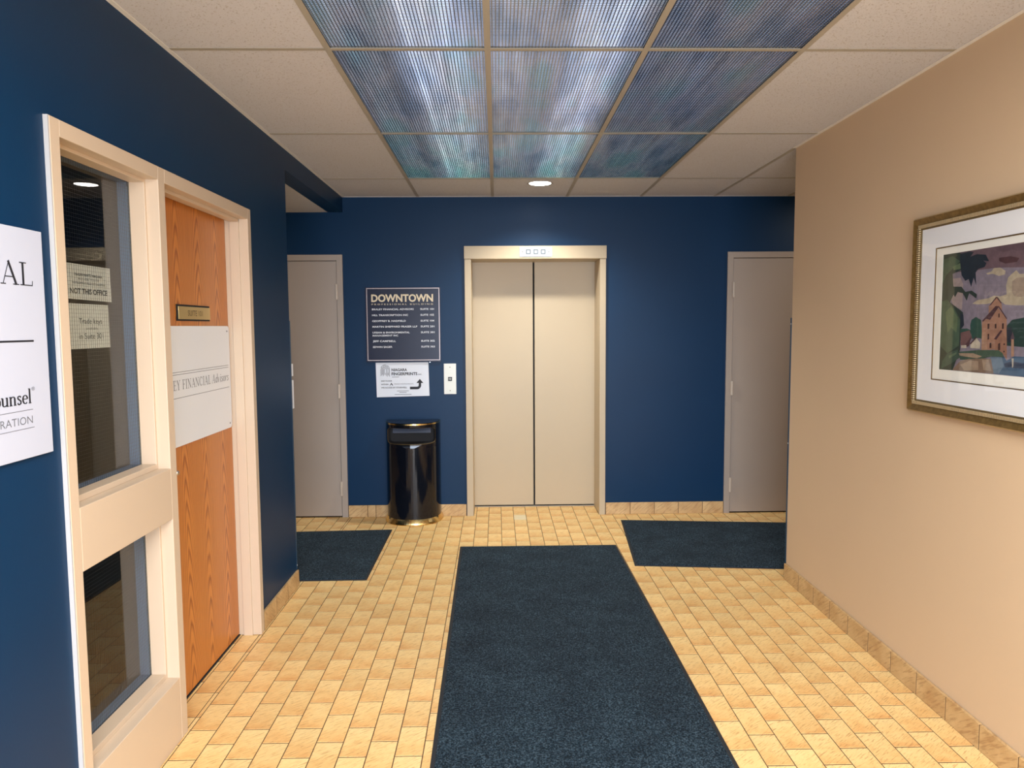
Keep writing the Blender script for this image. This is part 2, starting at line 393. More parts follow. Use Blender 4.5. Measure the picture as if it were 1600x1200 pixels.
FY0, FY1, FTOP = 2.094, 3.745, 2.190      # door and sidelight frame
wall_with_holes('wall_left', 'x', XL-TH, XL, BY, YL, ZF, HC, [(FY0+0.02, FY1-0.02, ZF, FTOP-0.02)], M_NAVY, 'long navy blue wall with the oak office door and sidelight')
b = MB(); b.box(XL-TH, XL, BY, YW, HC, H+0.05)
struct(b.build('trim_1', M_NAVY), 'navy blue beam running under the ceiling along the left wall to the elevator wall', 'beam')
b = MB(); b.box(XR, XR+TH, BY, YR, ZF, H+0.05)
struct(b.build('wall_right', M_TAN), 'tan painted wall with the framed landscape picture', 'wall')
DL = (-2.21, -1.262, 2.190); DR = (1.917, 2.865, 2.200); EL = (-0.265, 0.908, 2.254)
wall_with_holes('wall_far', 'y', YW, YW+0.14, XW, XE, ZF, H+0.05,
    [(DL[0]+0.02, DL[1]-0.02, ZF, DL[2]-0.02), (DR[0]+0.02, DR[1]-0.02, ZF, DR[2]-0.02), (EL[0]+0.03, EL[1]-0.03, ZF, EL[2]-0.05)], M_NAVY, 'navy blue wall around the elevator doors')
# corridor and outer walls
b = MB(); b.box(XW, XL-TH, YL-0.12, YL, ZF, H+0.05); struct(b.build('wall_corridor_west', M_NAVY), 'navy wall of the side corridor behind the left corner', 'wall')
b = MB(); b.box(XR+TH, XE, YR-0.12, YR, ZF, H+0.05); struct(b.build('wall_corridor_east', M_TAN), 'tan wall of the side corridor behind the right corner', 'wall')
b = MB(); b.box(XW-0.1, XW, YL-0.12, YW+0.14, ZF, H+0.05); struct(b.build('wall_west', M_TAN), 'tan end wall of the left side corridor', 'wall')
b = MB(); b.box(XE, XE+0.1, YR-0.12, YW+0.14, ZF, H+0.05); struct(b.build('wall_east', M_TAN), 'tan end wall of the right side corridor', 'wall')
wall_with_holes('wall_back', 'y', BY-0.15, BY, XL-TH, XR+TH, ZF, H+0.05, [(-0.95, 1.55, 0.0, 2.15)], M_TAN, 'tan entrance wall behind the viewpoint with a glazed opening')
w = empty('window_2', (0.3, BY-0.08, 0)); struct(w, 'glazed entrance in the wall behind the viewpoint', 'window')
b = MB()
for x in (-0.95, 0.27, 1.49): b.box(x, x+0.06, BY-0.11, BY-0.05, 0, 2.15)
b.box(-0.95, 1.55, BY-0.11, BY-0.05, 2.09, 2.15); b.box(-0.95, 1.55, BY-0.11, BY-0.05, 0, 0.1)
b.build('window_frame', M_FRAME, w)
# office behind the left wall
OX = -3.6
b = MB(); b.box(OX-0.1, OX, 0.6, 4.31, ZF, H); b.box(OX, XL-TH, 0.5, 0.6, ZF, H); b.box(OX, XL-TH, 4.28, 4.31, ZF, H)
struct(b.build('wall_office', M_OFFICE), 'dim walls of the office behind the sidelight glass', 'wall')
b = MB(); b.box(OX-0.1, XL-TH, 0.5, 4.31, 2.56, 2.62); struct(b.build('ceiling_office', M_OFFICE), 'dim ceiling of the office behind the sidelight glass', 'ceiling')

# ------------------------------------------------------------------ ceiling: grid and lay-in tiles
b = MB(); b.box(XL-TH, XE, BY, YW+0.1, H+0.20, H+0.24); b.box(XW, XL-TH, YL-0.1, YW+0.1, H+0.20, H+0.24)
ceil = struct(b.build('ceiling', M_HOUS), 'suspended ceiling of speckled off-white tiles in a metal grid', 'ceiling')
TW = 0.024
gx_all = GX + [GX[-1]+0.6096*k for k in range(1, 5)]
for i, x in enumerate(gx_all):
    y0, y1 = (BY, YW) if x < 1.85 and i < 5 else (YR, YW)
    b = MB(); b.box(x-TW/2, x+TW/2, y0, y1, H-0.001, H+0.001); b.box(x-0.001, x+0.001, y0, y1, H, H+0.035)
    if x <= XE: b.build('tee', M_TEE, ceil)
for y in GY:
    for i in range(len(gx_all)):
        xa = XL if i == 0 else gx_all[i-1]+TW/2; xb = gx_all[i]-TW/2
        if xa > XR-0.1 and y < YR: continue
        if xb > XE: continue
        b = MB(); b.box(xa, xb, y-TW/2, y+TW/2, H-0.0006, H+0.0012); b.box(xa, xb, y-0.001, y+0.001, H, H+0.03); b.build('cross_tee', M_TEE, ceil)
# wall angle
for (x0, x1, y0, y1) in ((XL, XL+0.020, BY, YW), (XR-0.020, XR, BY, YR), (XL+0.02, XE, YW-0.020, YW), (XR, XE, YR, YR+0.02), (XL+0.02, XR-0.02, BY, BY+0.02)):
    b = MB(); b.box(x0, x1, y0, y1, H-0.0012, H+0.0008); b.build('wall_angle', M_MOULD, ceil)
xs = [XL] + gx_all; ys = [YW] + GY + [BY]
for i in range(len(xs)-1):
    for j in range(len(ys)-1):
        x0, x1, y1, y0 = xs[i], xs[i+1], ys[j], ys[j+1]
        if x1 > XE+0.3 or x1-x0 < 0.03: continue
        if x0 > XR-0.1 and y1 <= YR: continue
        if 2 <= i <= 4 and 1 <= j <= 3: continue      # light panels here
        if x0 > XR-0.1: y0 = max(y0, YR)
        x1 = min(x1, XE)
        if y1-y0 < 0.03: continue
        b = MB()
        if i == 3 and j == 0:     # cut round hole for the downlight
            cx, cy, r = 0.331, 5.503, 0.085; N = 32
            ax0, ax1, ay0, ay1 = x0+0.002, x1-0.002, y0+0.002, y1-0.002
            ang = sorted([2*math.pi*k/N for k in range(N)] + [math.atan2(yy-cy, xx-cx) % (2*math.pi) for xx in (ax0, ax1) for yy in (ay0, ay1)])
            inner, outer = [], []
            for a in ang:
                c, s_ = math.cos(a), math.sin(a)
                t = min((ax1-cx)/c if c > 1e-9 else 1e9, (ax0-cx)/c if c < -1e-9 else 1e9, (ay1-cy)/s_ if s_ > 1e-9 else 1e9, (ay0-cy)/s_ if s_ < -1e-9 else 1e9)
                inner.append((cx+r*c, cy+r*s_)); outer.append((cx+t*c, cy+t*s_))
            n = len(ang)
            for k in range(n):
                k2 = (k+1) % n
                for z in (H+0.0015, H+0.016):
                    b.poly([(*inner[k], z), (*outer[k], z), (*outer[k2], z), (*inner[k2], z)])
                b.poly([(*inner[k], H+0.0015), (*inner[k2], H+0.0015), (*inner[k2], H+0.016), (*inner[k], H+0.016)])
        else:
            b.box(x0+0.002, x1-0.002, y0+0.002, y1-0.002, H+0.0015, H+0.016)
        b.build('tile', M_CEIL, ceil)
b = MB(); b.box(XW, XL-TH, YL, YW, HC, HC+0.03)
lc = struct(b.build('ceiling_corridor', M_CEIL), 'lower cream ceiling of the side corridor behind the left corner', 'ceiling')

# ------------------------------------------------------------------ baseboard tiles
def tilebox(x0, x1, y0, y1, z0, z1, parent, name='tile'):
    return MB().box(x0, x1, y0, y1, z0, z1).build(name, M_BTILE, parent, bevel=0.0015)
BT, BH = 0.014, 0.100
def baseboard(name, label, loc, segs):
    e = empty(name, loc); struct(e, label, 'baseboard')
    for s_ in segs: tilebox(*s_, e)
    g = MB()
    for s_ in segs:
        if s_[1]-s_[0] < s_[3]-s_[2]: q = 0.0006; x0, x1 = (s_[0]+q, s_[1]) if loc[0] > 0 else (s_[0], s_[1]-q); g.box(x0, x1, s_[2]-0.0018, s_[3]+0.0018, 0, BH-0.002)
        else: g.box(s_[0]-0.0018, s_[1]+0.0018, s_[2]+0.0006, s_[3], 0, BH-0.002)
    go = g.build('grout_joints', M_GROUT, e); go['kind'] = 'stuff'
    return e
BT, BH = 0.014, 0.100
seg = []; y = 4.415
ed = [4.425] + [4.206-0.2045*k for k in range(0, 31)]
seg = [(XR-BT, XR-0.001, ed[k+1]+0.0017, ed[k]-0.0017, 0.001, BH) for k in range(len(ed)-1)]
baseboard('baseboard_right', 'tan ceramic tile baseboard along the tan wall', (XR, 1.0, 0), seg)
ed = [4.425, 4.187, 3.968, FY1+0.004]
seg = [(XL+0.001, XL+BT, ed[k+1]+0.0017, ed[k]-0.0017, 0.001, BH) for k in range(3)]
ed = [FY0-0.004-0.2045*k for k in range(21)]
seg += [(XL+0.001, XL+BT, ed[k+1]+0.0017, ed[k]-0.0017, 0.001, BH) for k in range(20)]
baseboard('baseboard_left', 'tan ceramic tile baseboard along the navy left wall', (XL, 1.0, 0), seg)
seg = []
for e_ in ([DL[1]+0.002, -1.099, -1.03, -0.82, -0.62, -0.483, EL[0]-0.002], [EL[1]+0.002, 1.120, 1.325, 1.530, 1.735, DR[0]-0.002], [DR[1]+.002, 3.07, 3.27, 3.48], [-2.8, -2.6, -2.4, DL[0]-.002]):
    seg += [(a+0.0017, c-0.0017, YW-BT, YW-0.001, 0.001, BH) for a, c in zip(e_, e_[1:])]
baseboard('baseboard_far', 'tan ceramic tile baseboard at the foot of the elevator wall', (0, YW, 0), seg)

# ------------------------------------------------------------------ oak door with sidelight frame (left wall)
XFc = XL+0.014                      # face of frame
XG = -1.345                         # glass plane
YM0, YM1 = 2.740, 2.793; YN = 2.140; YD1 = 3.700; ZH = 2.141
def frame_piece(y0, y1, z0, z1, name, parent, x0=None): return MB().box(x0 if x0 is not None else XL-TH-0.012, XFc, y0, y1, z0, z1).build(name, M_FRAME, parent, bevel=0.002)
win = empty('window_1', (XL, 2.45, 0)); struct(win, 'beige framed sidelight with two wired glass panes beside the oak door', 'window')
frame_piece(FY0, YN, 0, FTOP, 'stile', win)
MB().box(XL, XFc-0.001, FY0-0.006, FY0, 0, FTOP).build('daylit_edge_strip', M_LITEDGE_SCREW, win)  # added pale strip: daylight on the frame's near side put into its colour
frame_piece(YN, YM0, ZH, FTOP, 'head_rail', win)
frame_piece(YN, YM0, 0.873, 1.067, 'mid_rail', win)
frame_piece(YN, YM0, 0, 0.247, 'bottom_rail', win)
# narrow joint shadows between stiles and rails come from the bevels; glazing stops
for (z0, z1) in ((0.247, 0.873), (1.067, ZH)):
    for side in (1, -1):
        xa, xb = (XG+0.004, -1.285) if side > 0 else (-1.385, XG-0.004)
        st = MB(); s_ = 0.012
        st.box(xa, xb, YN, YN+s_, z0, z1); st.box(xa, xb, YM0-s_, YM0, z0, z1)
        st.box(xa, xb, YN+s_, YM0-s_, z0, z0+s_+0.008); st.box(xa, xb, YN+s_, YM0-s_, z1-s_, z1)
        st.build('glazing_stop', M_FRAME if side > 0 else M_JAMBB, win, bevel=0.0015)
    gl = MB().box(XG-0.003, XG+0.003, YN+0.002, YM0-0.002, z0+0.002, z1-0.002).build('glass_pane', M_GLASS, win)
    wm = MB(); q = 0.0127; r_ = 0.00028; y = YN+0.006
    while y < YM0: wm.box(XG-r_, XG+r_, y-r_, y+r_, z0+0.004, z1-0.004); y += q
    z = z0+0.008
    while z < z1: wm.box(XG-r_, XG+r_, YN+0.004, YM0-0.004, z-r_, z+r_); z += q
    wo = wm.build('wire_mesh', M_WIRE, gl); wo['kind'] = 'stuff'
    # blue-painted return of the office side wall seen through the pane
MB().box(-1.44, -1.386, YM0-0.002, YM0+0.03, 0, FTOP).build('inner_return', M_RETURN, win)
d1 = empty('door_1', (XL, 3.25, 0)); struct(d1, 'beige framed oak veneer office door with white sign and brass plate', 'door')
frame_piece(YM0, YM1, 0, FTOP, 'mullion', d1)
frame_piece(YM1, YD1, ZH-0.004, FTOP, 'head_jamb', d1)
frame_piece(YD1, FY1, 0, FTOP, 'side_jamb', d1)
# door stops / rebate steps
for (y0, y1, z0, z1) in ((YD1-0.003, YD1, 0, ZH), (YM1, YM1+0.003, 0, ZH)):
    MB().box(XL-0.075, XL-0.03, y0-0.006 if y0 > 3 else y0, y1 if y0 > 3 else y1+0.006, z0, z1-0.004).build('door_stop', M_FRAME, d1, bevel=0.001)
MB().box(XL-0.075, XL-0.03, YM1, YD1, ZH-0.018, ZH-0.004).build('door_stop', M_FRAME, d1, bevel=0.001)
XLF = -1.353
MB().box(XLF-0.044, XLF, YM1+0.004, YD1-0.004, 0.010, ZH-0.008).build('door_leaf', M_OAK, d1, bevel=0.001, org=(XLF, 3.67, 0.0))
MB().box(XLF-0.06, XLF+0.004, YM1, YD1, -0.002, 0.004).build('threshold', M_MATBASE, d1)
b = MB(); kx = XLF; 
b = MB()
def lathe_x(mb, x0, cy, cz, prof, seg=20):
    n = len(mb.v)
    for r, h in prof:
        for i in range(seg):
            a = 2*math.pi*i/seg; mb.v.append((x0+h, cy+r*math.cos(a), cz+r*math.sin(a)))
    for j in range(len(prof)-1):
        for i in range(seg):
            i2 = (i+1) % seg; mb.f.append((n+j*seg+i, n+j*seg+i2, n+(j+1)*seg+i2, n+(j+1)*seg+i)); mb.m.append(0)
    return mb
lathe_x(b, XLF, 2.868, 0.99, [(0, 0.001), (0.034, 0.001), (0.034, 0.006), (0.014, 0.010), (0.012, 0.030), (0.024, 0.040), (0.028, 0.052), (0.022, 0.064), (0, 0.067)])
b.build('door_knob', M_CHROME, d1, smooth=True)
lathe_x(MB(), XLF, 3.040, 0.99, [(0, 0.001), (0.010, 0.001), (0.011, 0.007), (0.007, 0.012), (0, 0.013)], 12).build('viewer_screw', M_CHROME, d1, smooth=True)

# ------------------------------------------------------------------ plain side doors in the far wall
def hinge(parent, x, z0, z1, yface):
    b = MB(); b.lathe(x, yface-0.008, [(0.0, z0), (0.010, z0), (0.010, z1), (0.0, z1)], 12)
    b.box(x-0.011, x+0.011, yface-0.007, yface+0.004, z0+0.002, z1-0.002); return b.build('hinge', M_HINGE, parent, smooth=False)
def plain_door(name, label, x0, x1, top, hinge_right, leafgap):
    e = empty(name, ((x0+x1)/2, YW, 0)); struct(e, label, 'door'); J = 0.049; p = 0.016
    MB().box(x0, x0+J, YW-p, YW+0.14, 0, top).build('side_jamb', M_FRAME2, e, bevel=0.0015)
    MB().box(x1-J, x1, YW-p, YW+0.14, 0, top).build('side_jamb', M_FRAME2, e, bevel=0.0015)
    MB().box(x0+J, x1-J, YW-p, YW+0.14, top-J, top).build('head_jamb', M_FRAME2, e, bevel=0.0015)
    MB().box(x0+J+0.004, x1-J-0.004, YW-0.006, YW+0.038, 0.010, top-J-0.004).build('door_leaf', M_FRAME2, e, bevel=0.0015)
    MB().box(x0+J, x1-J, YW+0.05, YW+0.14, 0, top-J).build('door_stop', M_DARK, e)
    hx = (x1-J-0.002) if hinge_right else (x0+J+0.002)
    for z0, z1 in ((1.825, 1.951), (1.009, 1.126), (0.185, 0.306)): hinge(e, hx, z0, z1, YW-0.012)
    kx = x0+J+0.06 if hinge_right else x1-J-0.06
    k = MB(); n = 16
    prof = [(0.0, 0.0), (0.032, 0.0), (0.032, 0.006), (0.012, 0.010), (0.012, 0.032), (0.026, 0.045), (0.026, 0.056), (0.0, 0.066)]
    base = len(k.v)
    for r, h in prof:
        for i in range(n): a = 2*math.pi*i/n; k.v.append((kx+r*math.cos(a), YW-0.0065-h, 0.98+r*math.sin(a)))
    for j in range(len(prof)-1):
        for i in range(n): i2 = (i+1) % n; k.f.append((j*n+i, j*n+i2, (j+1)*n+i2, (j+1)*n+i)); k.m.append(0)
    k.build('door_knob', M_CHROME, e, smooth=True)
    return e
plain_door('door_2', 'plain taupe door partly hidden by the navy corner, left of the directory sign', DL[0], DL[1], DL[2], True, 0)
plain_door('door_4', 'plain taupe door partly hidden by the tan wall corner, right of the elevator', DR[0], DR[1], DR[2], False, 0)

# ------------------------------------------------------------------ elevator entrance
el = empty('door_3', (0.32, YW, 0)); struct(el, 'beige elevator entrance with two closed sliding door leaves', 'elevator')
ZHB = 2.149; IL_, IR_ = -0.208, 0.855
MB().box(EL[0], EL[1], YW-0.030, YW+0.10, ZHB, EL[2]).build('header', M_ELEV, el, bevel=0.002)
MB().box(EL[0]+0.003, IL_, YW-0.022, ED+0.09, 0, ZHB-0.001).build('side_jamb', M_ELEV, el, bevel=0.002)
MB().box(IR_, EL[1]-0.003, YW-0.022, ED+0.09, 0, ZHB-0.001).build('side_jamb', M_ELEV, el, bevel=0.002)
MB().box(IL_-0.05, IR_+0.05, YW+0.10, ED+0.09, ZHB, ZHB+0.05).build('head_soffit', M_ELEV, el)
SM = 0.322
MB().box(IL_-0.03, SM-0.007, ED, ED+0.03, 0.012, ZHB+0.02).build('door_panel', M_ELEV, el, bevel=0.003)
MB().box(SM+0.007, IR_+0.03, ED, ED+0.03, 0.012, ZHB+0.02).build('door_panel', M_ELEV, el, bevel=0.003)
MB().box(IL_-0.03, IR_+0.03, ED+0.035, ED+0.08, 0, ZHB+0.05).build('shaft_back', M_DARK, el)
MB().box(IL_, IR_, ED-0.018, ED+0.08, -0.006, 0.003).build('sill', M_TRIMD, el, bevel=0.001)

# ------------------------------------------------------------------ lettering
class Face:
    """a flat face: origin o, reading direction u, outward normal n"""
    def __init__(s, o, u, n): s.o = Vector(o); s.u = Vector(u); s.n = Vector(n)
    def P(s, a, b, d=0.0): return s.o + s.u*a + Vector((0, 0, 1))*b + s.n*d
_tc = {}
def text_polys(txt, bold):
    k = (txt, bold)
    if k in _tc: return _tc[k]
    c = bpy.data.curves.new('t', 'FONT'); c.body = txt; c.size = 1; c.offset = bold; c.resolution_u = 3
    o = bpy.data.objects.new('t', c); COL.objects.link(o); bpy.context.view_layer.update()
    me = bpy.data.meshes.new_from_object(o.evaluated_get(bpy.context.evaluated_depsgraph_get()))
    v = [(p.co.x, p.co.y) for p in me.vertices]; f = [tuple(p.vertices) for p in me.polygons]
    bpy.data.objects.remove(o); bpy.data.meshes.remove(me); bpy.data.curves.remove(c)
    _tc[k] = (v, f); return v, f
def text(face, txt, a0, a1, b0, b1, mat, parent, bold=0.0, d=0.0006, name='lettering', capref=True, slope=0.0):
    """fit txt to the rectangle a0..a1, b0..b1 (b0..b1 = baseline to cap height)"""
    v, f = text_polys(txt, bold)
    xs_ = [p[0] for p in v]; x0, x1 = min(xs_), max(xs_)
    cap = 0.73+bold*2 if capref else None
    mb = MB()
    for x, y in v:
        a = a0+(x-x0)/(x1-x0)*(a1-a0); mb.v.append(tuple(face.P(a, b0+(y+bold)/cap*(b1-b0)+slope*(a-a0), d)))
    mb.f = list(f); mb.m = [0]*len(f)
    return mb.build(name, mat, parent, fix=False)
def rect(face, a0, a1, b0, b1, d0, d1, mb=None, m=0):
    mb = mb or MB(); mb.prism([face.P(a0, b0, d0), face.P(a1, b0, d0), face.P(a1, b1, d0), face.P(a0, b1, d0)], face.n*(d1-d0), m); return mb
# serif stroke letters: each a list of strokes (points, thick, thin)
def arc(cx, cy, rx, ry, a, b_, n=14): return [(cx+rx*math.cos(math.radians(a+(b_-a)*i/n)), cy+ry*math.sin(math.radians(a+(b_-a)*i/n))) for i in range(n+1)]
TK, TN = 0.125, 0.04
def sf(x0, x1, y): return ([(x0, y), (x1, y)], TN, TN)
SER = {
 'I': (0.40, [([(0.19, 0), (0.19, 1)], TK, TN), sf(0.03, 0.35, 0.018), sf(0.03, 0.35, 0.982)]),
 'L': (0.66, [([(0.17, 0), (0.17, 1)], TK, TN), sf(0.02, 0.34, 0.982), sf(0.02, 0.58, 0.02), ([(0.58, 0.0), (0.60, 0.22)], TN, TN)]),
 'E': (0.68, [([(0.17, 0), (0.17, 1)], TK, TN), sf(0.02, 0.56, 0.982), sf(0.02, 0.60, 0.018), sf(0.17, 0.46, 0.52), ([(0.46, 0.42), (0.46, 0.62)], TN, TN), ([(0.56, 0.8), (0.56, 1)], TN, TN), ([(0.60, 0), (0.62, 0.2)], TN, TN)]),
 'F': (0.62, [([(0.17, 0), (0.17, 1)], TK, TN), sf(0.02, 0.56, 0.982), sf(0.02, 0.34, 0.018), sf(0.17, 0.46, 0.52), ([(0.46, 0.42), (0.46, 0.62)], TN, TN), ([(0.56, 0.8), (0.56, 1)], TN, TN)]),
 'N': (0.86, [([(0.15, 0), (0.15, 1)], TN, TN), ([(0.15, 0.97), (0.70, 0.03)], TK*0.95, TK*0.9), ([(0.70, 0), (0.70, 1)], TN, TN), sf(0.03, 0.28, 0.018), sf(0.58, 0.82, 0.982), sf(0.02, 0.18, 0.982)]),
 'A': (0.82, [([(0.10, 0), (0.39, 0.98)], TN, TN), ([(0.37, 1.0), (0.69, 0)], TK, TK*0.9), sf(0.18, 0.58, 0.33), sf(0.0, 0.23, 0.018), sf(0.54, 0.82, 0.018)]),
 'C': (0.80, [(arc(0.42, 0.5, 0.34, 0.48, 45, 315, 20), TK, TN), ([(0.69, 0.72), (0.69, 0.97)], TN, TN)]),
 'Y': (0.76, [([(0.10, 1), (0.36, 0.46)], TK, TK*0.9), ([(0.64, 1), (0.37, 0.46)], TN, TN), ([(0.36, 0.48), (0.36, 0)], TK, TN), sf(0.20, 0.52, 0.018), sf(0.0, 0.24, 0.982), sf(0.52, 0.76, 0.982)]),
 'B': (0.70, [([(0.17, 0), (0.17, 1)], TK, TN), ([(0.02, 0.982), (0.35, 0.982)] + arc(0.35, 0.755, 0.17, 0.227, 90, -90, 8) + [(0.17, 0.53)], TK, TN), ([(0.17, 0.53)] + arc(0.36, 0.275, 0.22, 0.255, 90, -90, 8) + [(0.02, 0.018)], TK, TN)]),
 'R': (0.76, [([(0.17, 0), (0.17, 1)], TK, TN), ([(0.02, 0.982), (0.35, 0.982)] + arc(0.35, 0.74, 0.19, 0.24, 90, -90, 8) + [(0.17, 0.50)], TK, TN), ([(0.34, 0.5), (0.66, 0.0)], TK, TK*0.9), sf(0.02, 0.34, 0.018), sf(0.56, 0.76, 0.018)]),
 'o': (0.56, [(arc(0.28, 0.31, 0.20, 0.29, 0, 360, 24), TK, TN)]),
 'u': (0.64, [([(0.15, 0.60), (0.15, 0.20)] + arc(0.28, 0.17, 0.13, 0.14, 180, 300, 6) + [(0.47, 0.12)], TK, TN), ([(0.49, 0.62), (0.49, 0)], TK, TN), sf(0.03, 0.16, 0.602), sf(0.38, 0.50, 0.602), sf(0.5, 0.6, 0.018)]),
 'n': (0.64, [([(0.15, 0), (0.15, 0.62)], TK, TN), ([(0.15, 0.48)] + arc(0.34, 0.44, 0.14, 0.16, 130, 0, 6) + [(0.48, 0)], TK, TN), sf(0.03, 0.16, 0.602), sf(0.03, 0.27, 0.018), sf(0.37, 0.60, 0.018)]),
 's': (0.46, [([(0.37, 0.50), (0.30, 0.58), (0.20, 0.59), (0.12, 0.54), (0.11, 0.45), (0.18, 0.37), (0.28, 0.30), (0.35, 0.22), (0.34, 0.10), (0.25, 0.02), (0.14, 0.03), (0.08, 0.13)], TK, TN*1.3)]),
 'e': (0.52, [(arc(0.27, 0.31, 0.19, 0.29, 5, 315, 20), TK, TN), sf(0.10, 0.46, 0.34)]),
 'l': (0.32, [([(0.16, 0), (0.16, 1.04)], TK, TN), sf(0.04, 0.17, 1.02), sf(0.04, 0.28, 0.018)]),
 'd': (0.60, [(arc(0.26, 0.30, 0.18, 0.28, 40, 330, 18), TK, TN), ([(0.46, 1.04), (0.46, 0.06), (0.54, 0.02)], TK, TN)]),
 'v': (0.54, [([(0.06, 0.62), (0.24, 0.02)], TK, TK*0.8), ([(0.24, 0.02), (0.46, 0.60)], TN, TN)]),
 'i': (0.30, [([(0.14, 0.62), (0.14, 0)], TK, TN), sf(0.04, 0.14, 0.60), sf(0.14, 0.26, 0.018), ([(0.14, 0.78), (0.14, 0.90)], TK, TN)]),
 'r': (0.44, [([(0.14, 0), (0.14, 0.62)], TK, TN), ([(0.14, 0.42), (0.24, 0.56), (0.36, 0.60), (0.42, 0.54)], TK*0.8, TN*1.3), sf(0.04, 0.14, 0.60)]),
 ' ': (0.30, []),
}
def serif(face, txt, a_end, b0, cap, mat, parent, shear=0.0, bold=1.0, condense=1.0, track=0.0, d=0.0006, align='right', name='lettering', a_slope=0.0):
    widths = [SER[ch][0]*condense+track for ch in txt]; tot = sum(widths)*cap
    a = a_end-tot if align == 'right' else a_end
    mb = MB(); layer = 0
    for ch, wd in zip(txt, widths):
        for pts, tk, tn in SER[ch][1]:
            layer += 1
            pts = [(x*condense+shear*y, y) for x, y in pts]; n = len(pts); L, R = [], []
            for i, (x, y) in enumerate(pts):
                p0 = pts[max(0, i-1)]; p1 = pts[min(n-1, i+1)]; dx, dy = p1[0]-p0[0], p1[1]-p0[1]; l = math.hypot(dx, dy) or 1
                w_ = (tn+(tk-tn)*(abs(dy)/l)**1.5)*bold/2
                L.append((x-dy/l*w_, y+dx/l*w_)); R.append((x+dy/l*w_, y-dx/l*w_))
            dd = d+0.00002*(layer % 7)
            for i in range(n-1):
                q = [L[i], L[i+1], R[i+1], R[i]]; mb.poly([face.P(a+x*cap, b0+y*cap+a_slope*(a+x*cap-a_end), dd) for x, y in q])
        a += wd*cap
    return mb.build(name, mat, parent, fix=False)

def screw(parent, pos, axis, r=0.005, mat=None):
    b = MB(); ax = Vector(axis); u = Vector((0, 0, 1)); v = ax.cross(u)
    b.prism([Vector(pos)+u*r*math.cos(k*math.pi/4)+v*r*math.sin(k*math.pi/4) for k in range(8)], ax*0.002)
    return b.build('screw', mat or M_CHROME, parent)
# ---- directory sign
D = empty('directory_sign', (-0.772, YW, 1.614)); tag(D, 'square dark navy building directory board headed DOWNTOWN left of the elevator', 'sign')
F = Face((-1.076, YW-0.014, 1.918), (1, -0.0, 0), (0, -1, 0))
tl = math.radians(0.35)
F.u = Vector((math.cos(tl), 0, math.sin(tl)*0.3))
MB().box(-1.083, -0.464, YW-0.014, YW-0.001, 1.306, 1.922).build('board', M_SIGNN, D, bevel=0.001)
b = MB(); wB = 0.0065; x0b, x1b, z0b, z1b = 0.004, 0.604, -0.600, -0.002
for r_ in ((x0b, x1b, z1b-wB, z1b), (x0b, x1b, z0b, z0b+wB), (x0b, x0b+wB, z0b+wB, z1b-wB), (x1b-wB, x1b, z0b+wB, z1b-wB)): rect(F, *r_, 0.0, 0.0012, b)
b.build('border', M_PINK, D)
def dl(txt, a0, w_, top, cap, mat, bold): text(F, txt, a0, a0+w_, -top-cap, -top, mat, D, bold)
dl('DOWNTOWN', 0.044, 0.508, 0.050, 0.066, M_CREAM, 0.035)
# widely spaced sub heading, one letter after another in one line
sub = 'P R O F E S S I O N A L   B U I L D I N G'
dl(sub, 0.046, 0.504, 0.129, 0.012, M_CREAM, 0.01)
rows = [('BRALEY FINANCIAL ADVISORS', 0.344, 'SUITE 101', 0.168), ('HILL TRANSCRIPTION INC', 0.296, 'SUITE 102', 0.216), ('GEOFFREY B. HADFIELD', 0.276, 'SUITE 104', 0.264),
        ('MARTIN SHEPPARD FRASER LLP', 0.370, 'SUITE 201', 0.311), ('URBAN & ENVIRONMENTAL', 0.306, 'SUITE 301', 0.359), ('MANAGEMENT INC', 0.211, None, 0.384),
        ('JEFF CAMPBELL', 0.190, 'SUITE 302', 0.430), ('EDWIN SAGER', 0.159, 'SUITE 303', 0.478)]
for t_, w_, s_, top in rows:
    dl(t_, 0.046+top*0.01, w_, top, 0.0155, M_WLET, 0.014)
    if s_: dl(s_, 0.443+top*0.012, 0.113, top, 0.0155, M_WLET, 0.014)
screw(D, (-0.557, YW-0.012, 1.305), (0, -1, 0), 0.005)

# ---- fingerprint notice
N = empty('notice', (-0.788, YW, 1.157)); tag(N, 'white landscape paper notice with fingerprint logo and bent arrow above the waste bin', 'notice')
F = Face((-1.009, YW-0.003, 1.301), (1, 0, 0.004), (0, -1, 0))
b = MB(); b.prism([F.P(0.0, 0.0, 0), F.P(0.437, 0.0, 0), F.P(0.443, -0.281, 0), F.P(0.005, -0.288, 0)], (0, 0.0015, 0)); b.build('paper', M_WHITE, N)
k_ = 0.465e-3/1.0
def nx(x): return (x-85)*k_
def nz(y): return -(y-80)*k_*1.01
def nt_(txt, x0, x1, y0, y1, mat=M_BLACK, bold=0.02): text(F, txt, nx(x0), nx(x1), nz(y1), nz(y0), mat, N, bold)
nt_('NIAGARA', 365, 642, 182, 234, M_BLACK, 0.03); nt_('FINGERPRINTS', 365, 826, 252, 308, M_BLACK, 0.03); nt_('INC.', 842, 908, 280, 306, M_GREYP, 0.02)
nt_('2ND FLOOR', 175, 372, 392, 418); nt_('WITHIN', 175, 305, 452, 478); nt_('TRADE INSTRUMENTS', 402, 752, 450, 470, M_GREYP, 0.0)
nt_('WE ACCESS BY STAIRWELL', 175, 638, 510, 536)
for x0, x1, y in ((372, 498, 336), (458, 668, 586), (500, 628, 612), (415, 715, 648)):
    rect(F, nx(x0), nx(x1), nz(y+4), nz(y-4), 0.0003, 0.0006).build('text_line', M_GREYP, N)
b = MB(); b.poly([F.P(nx(x), nz(y), 0.0006) for x, y in ((360, 438), (390, 486), (372, 486), (356, 462), (340, 486), (326, 486))]); b.build('emblem', M_BLACK, N)
b = MB()
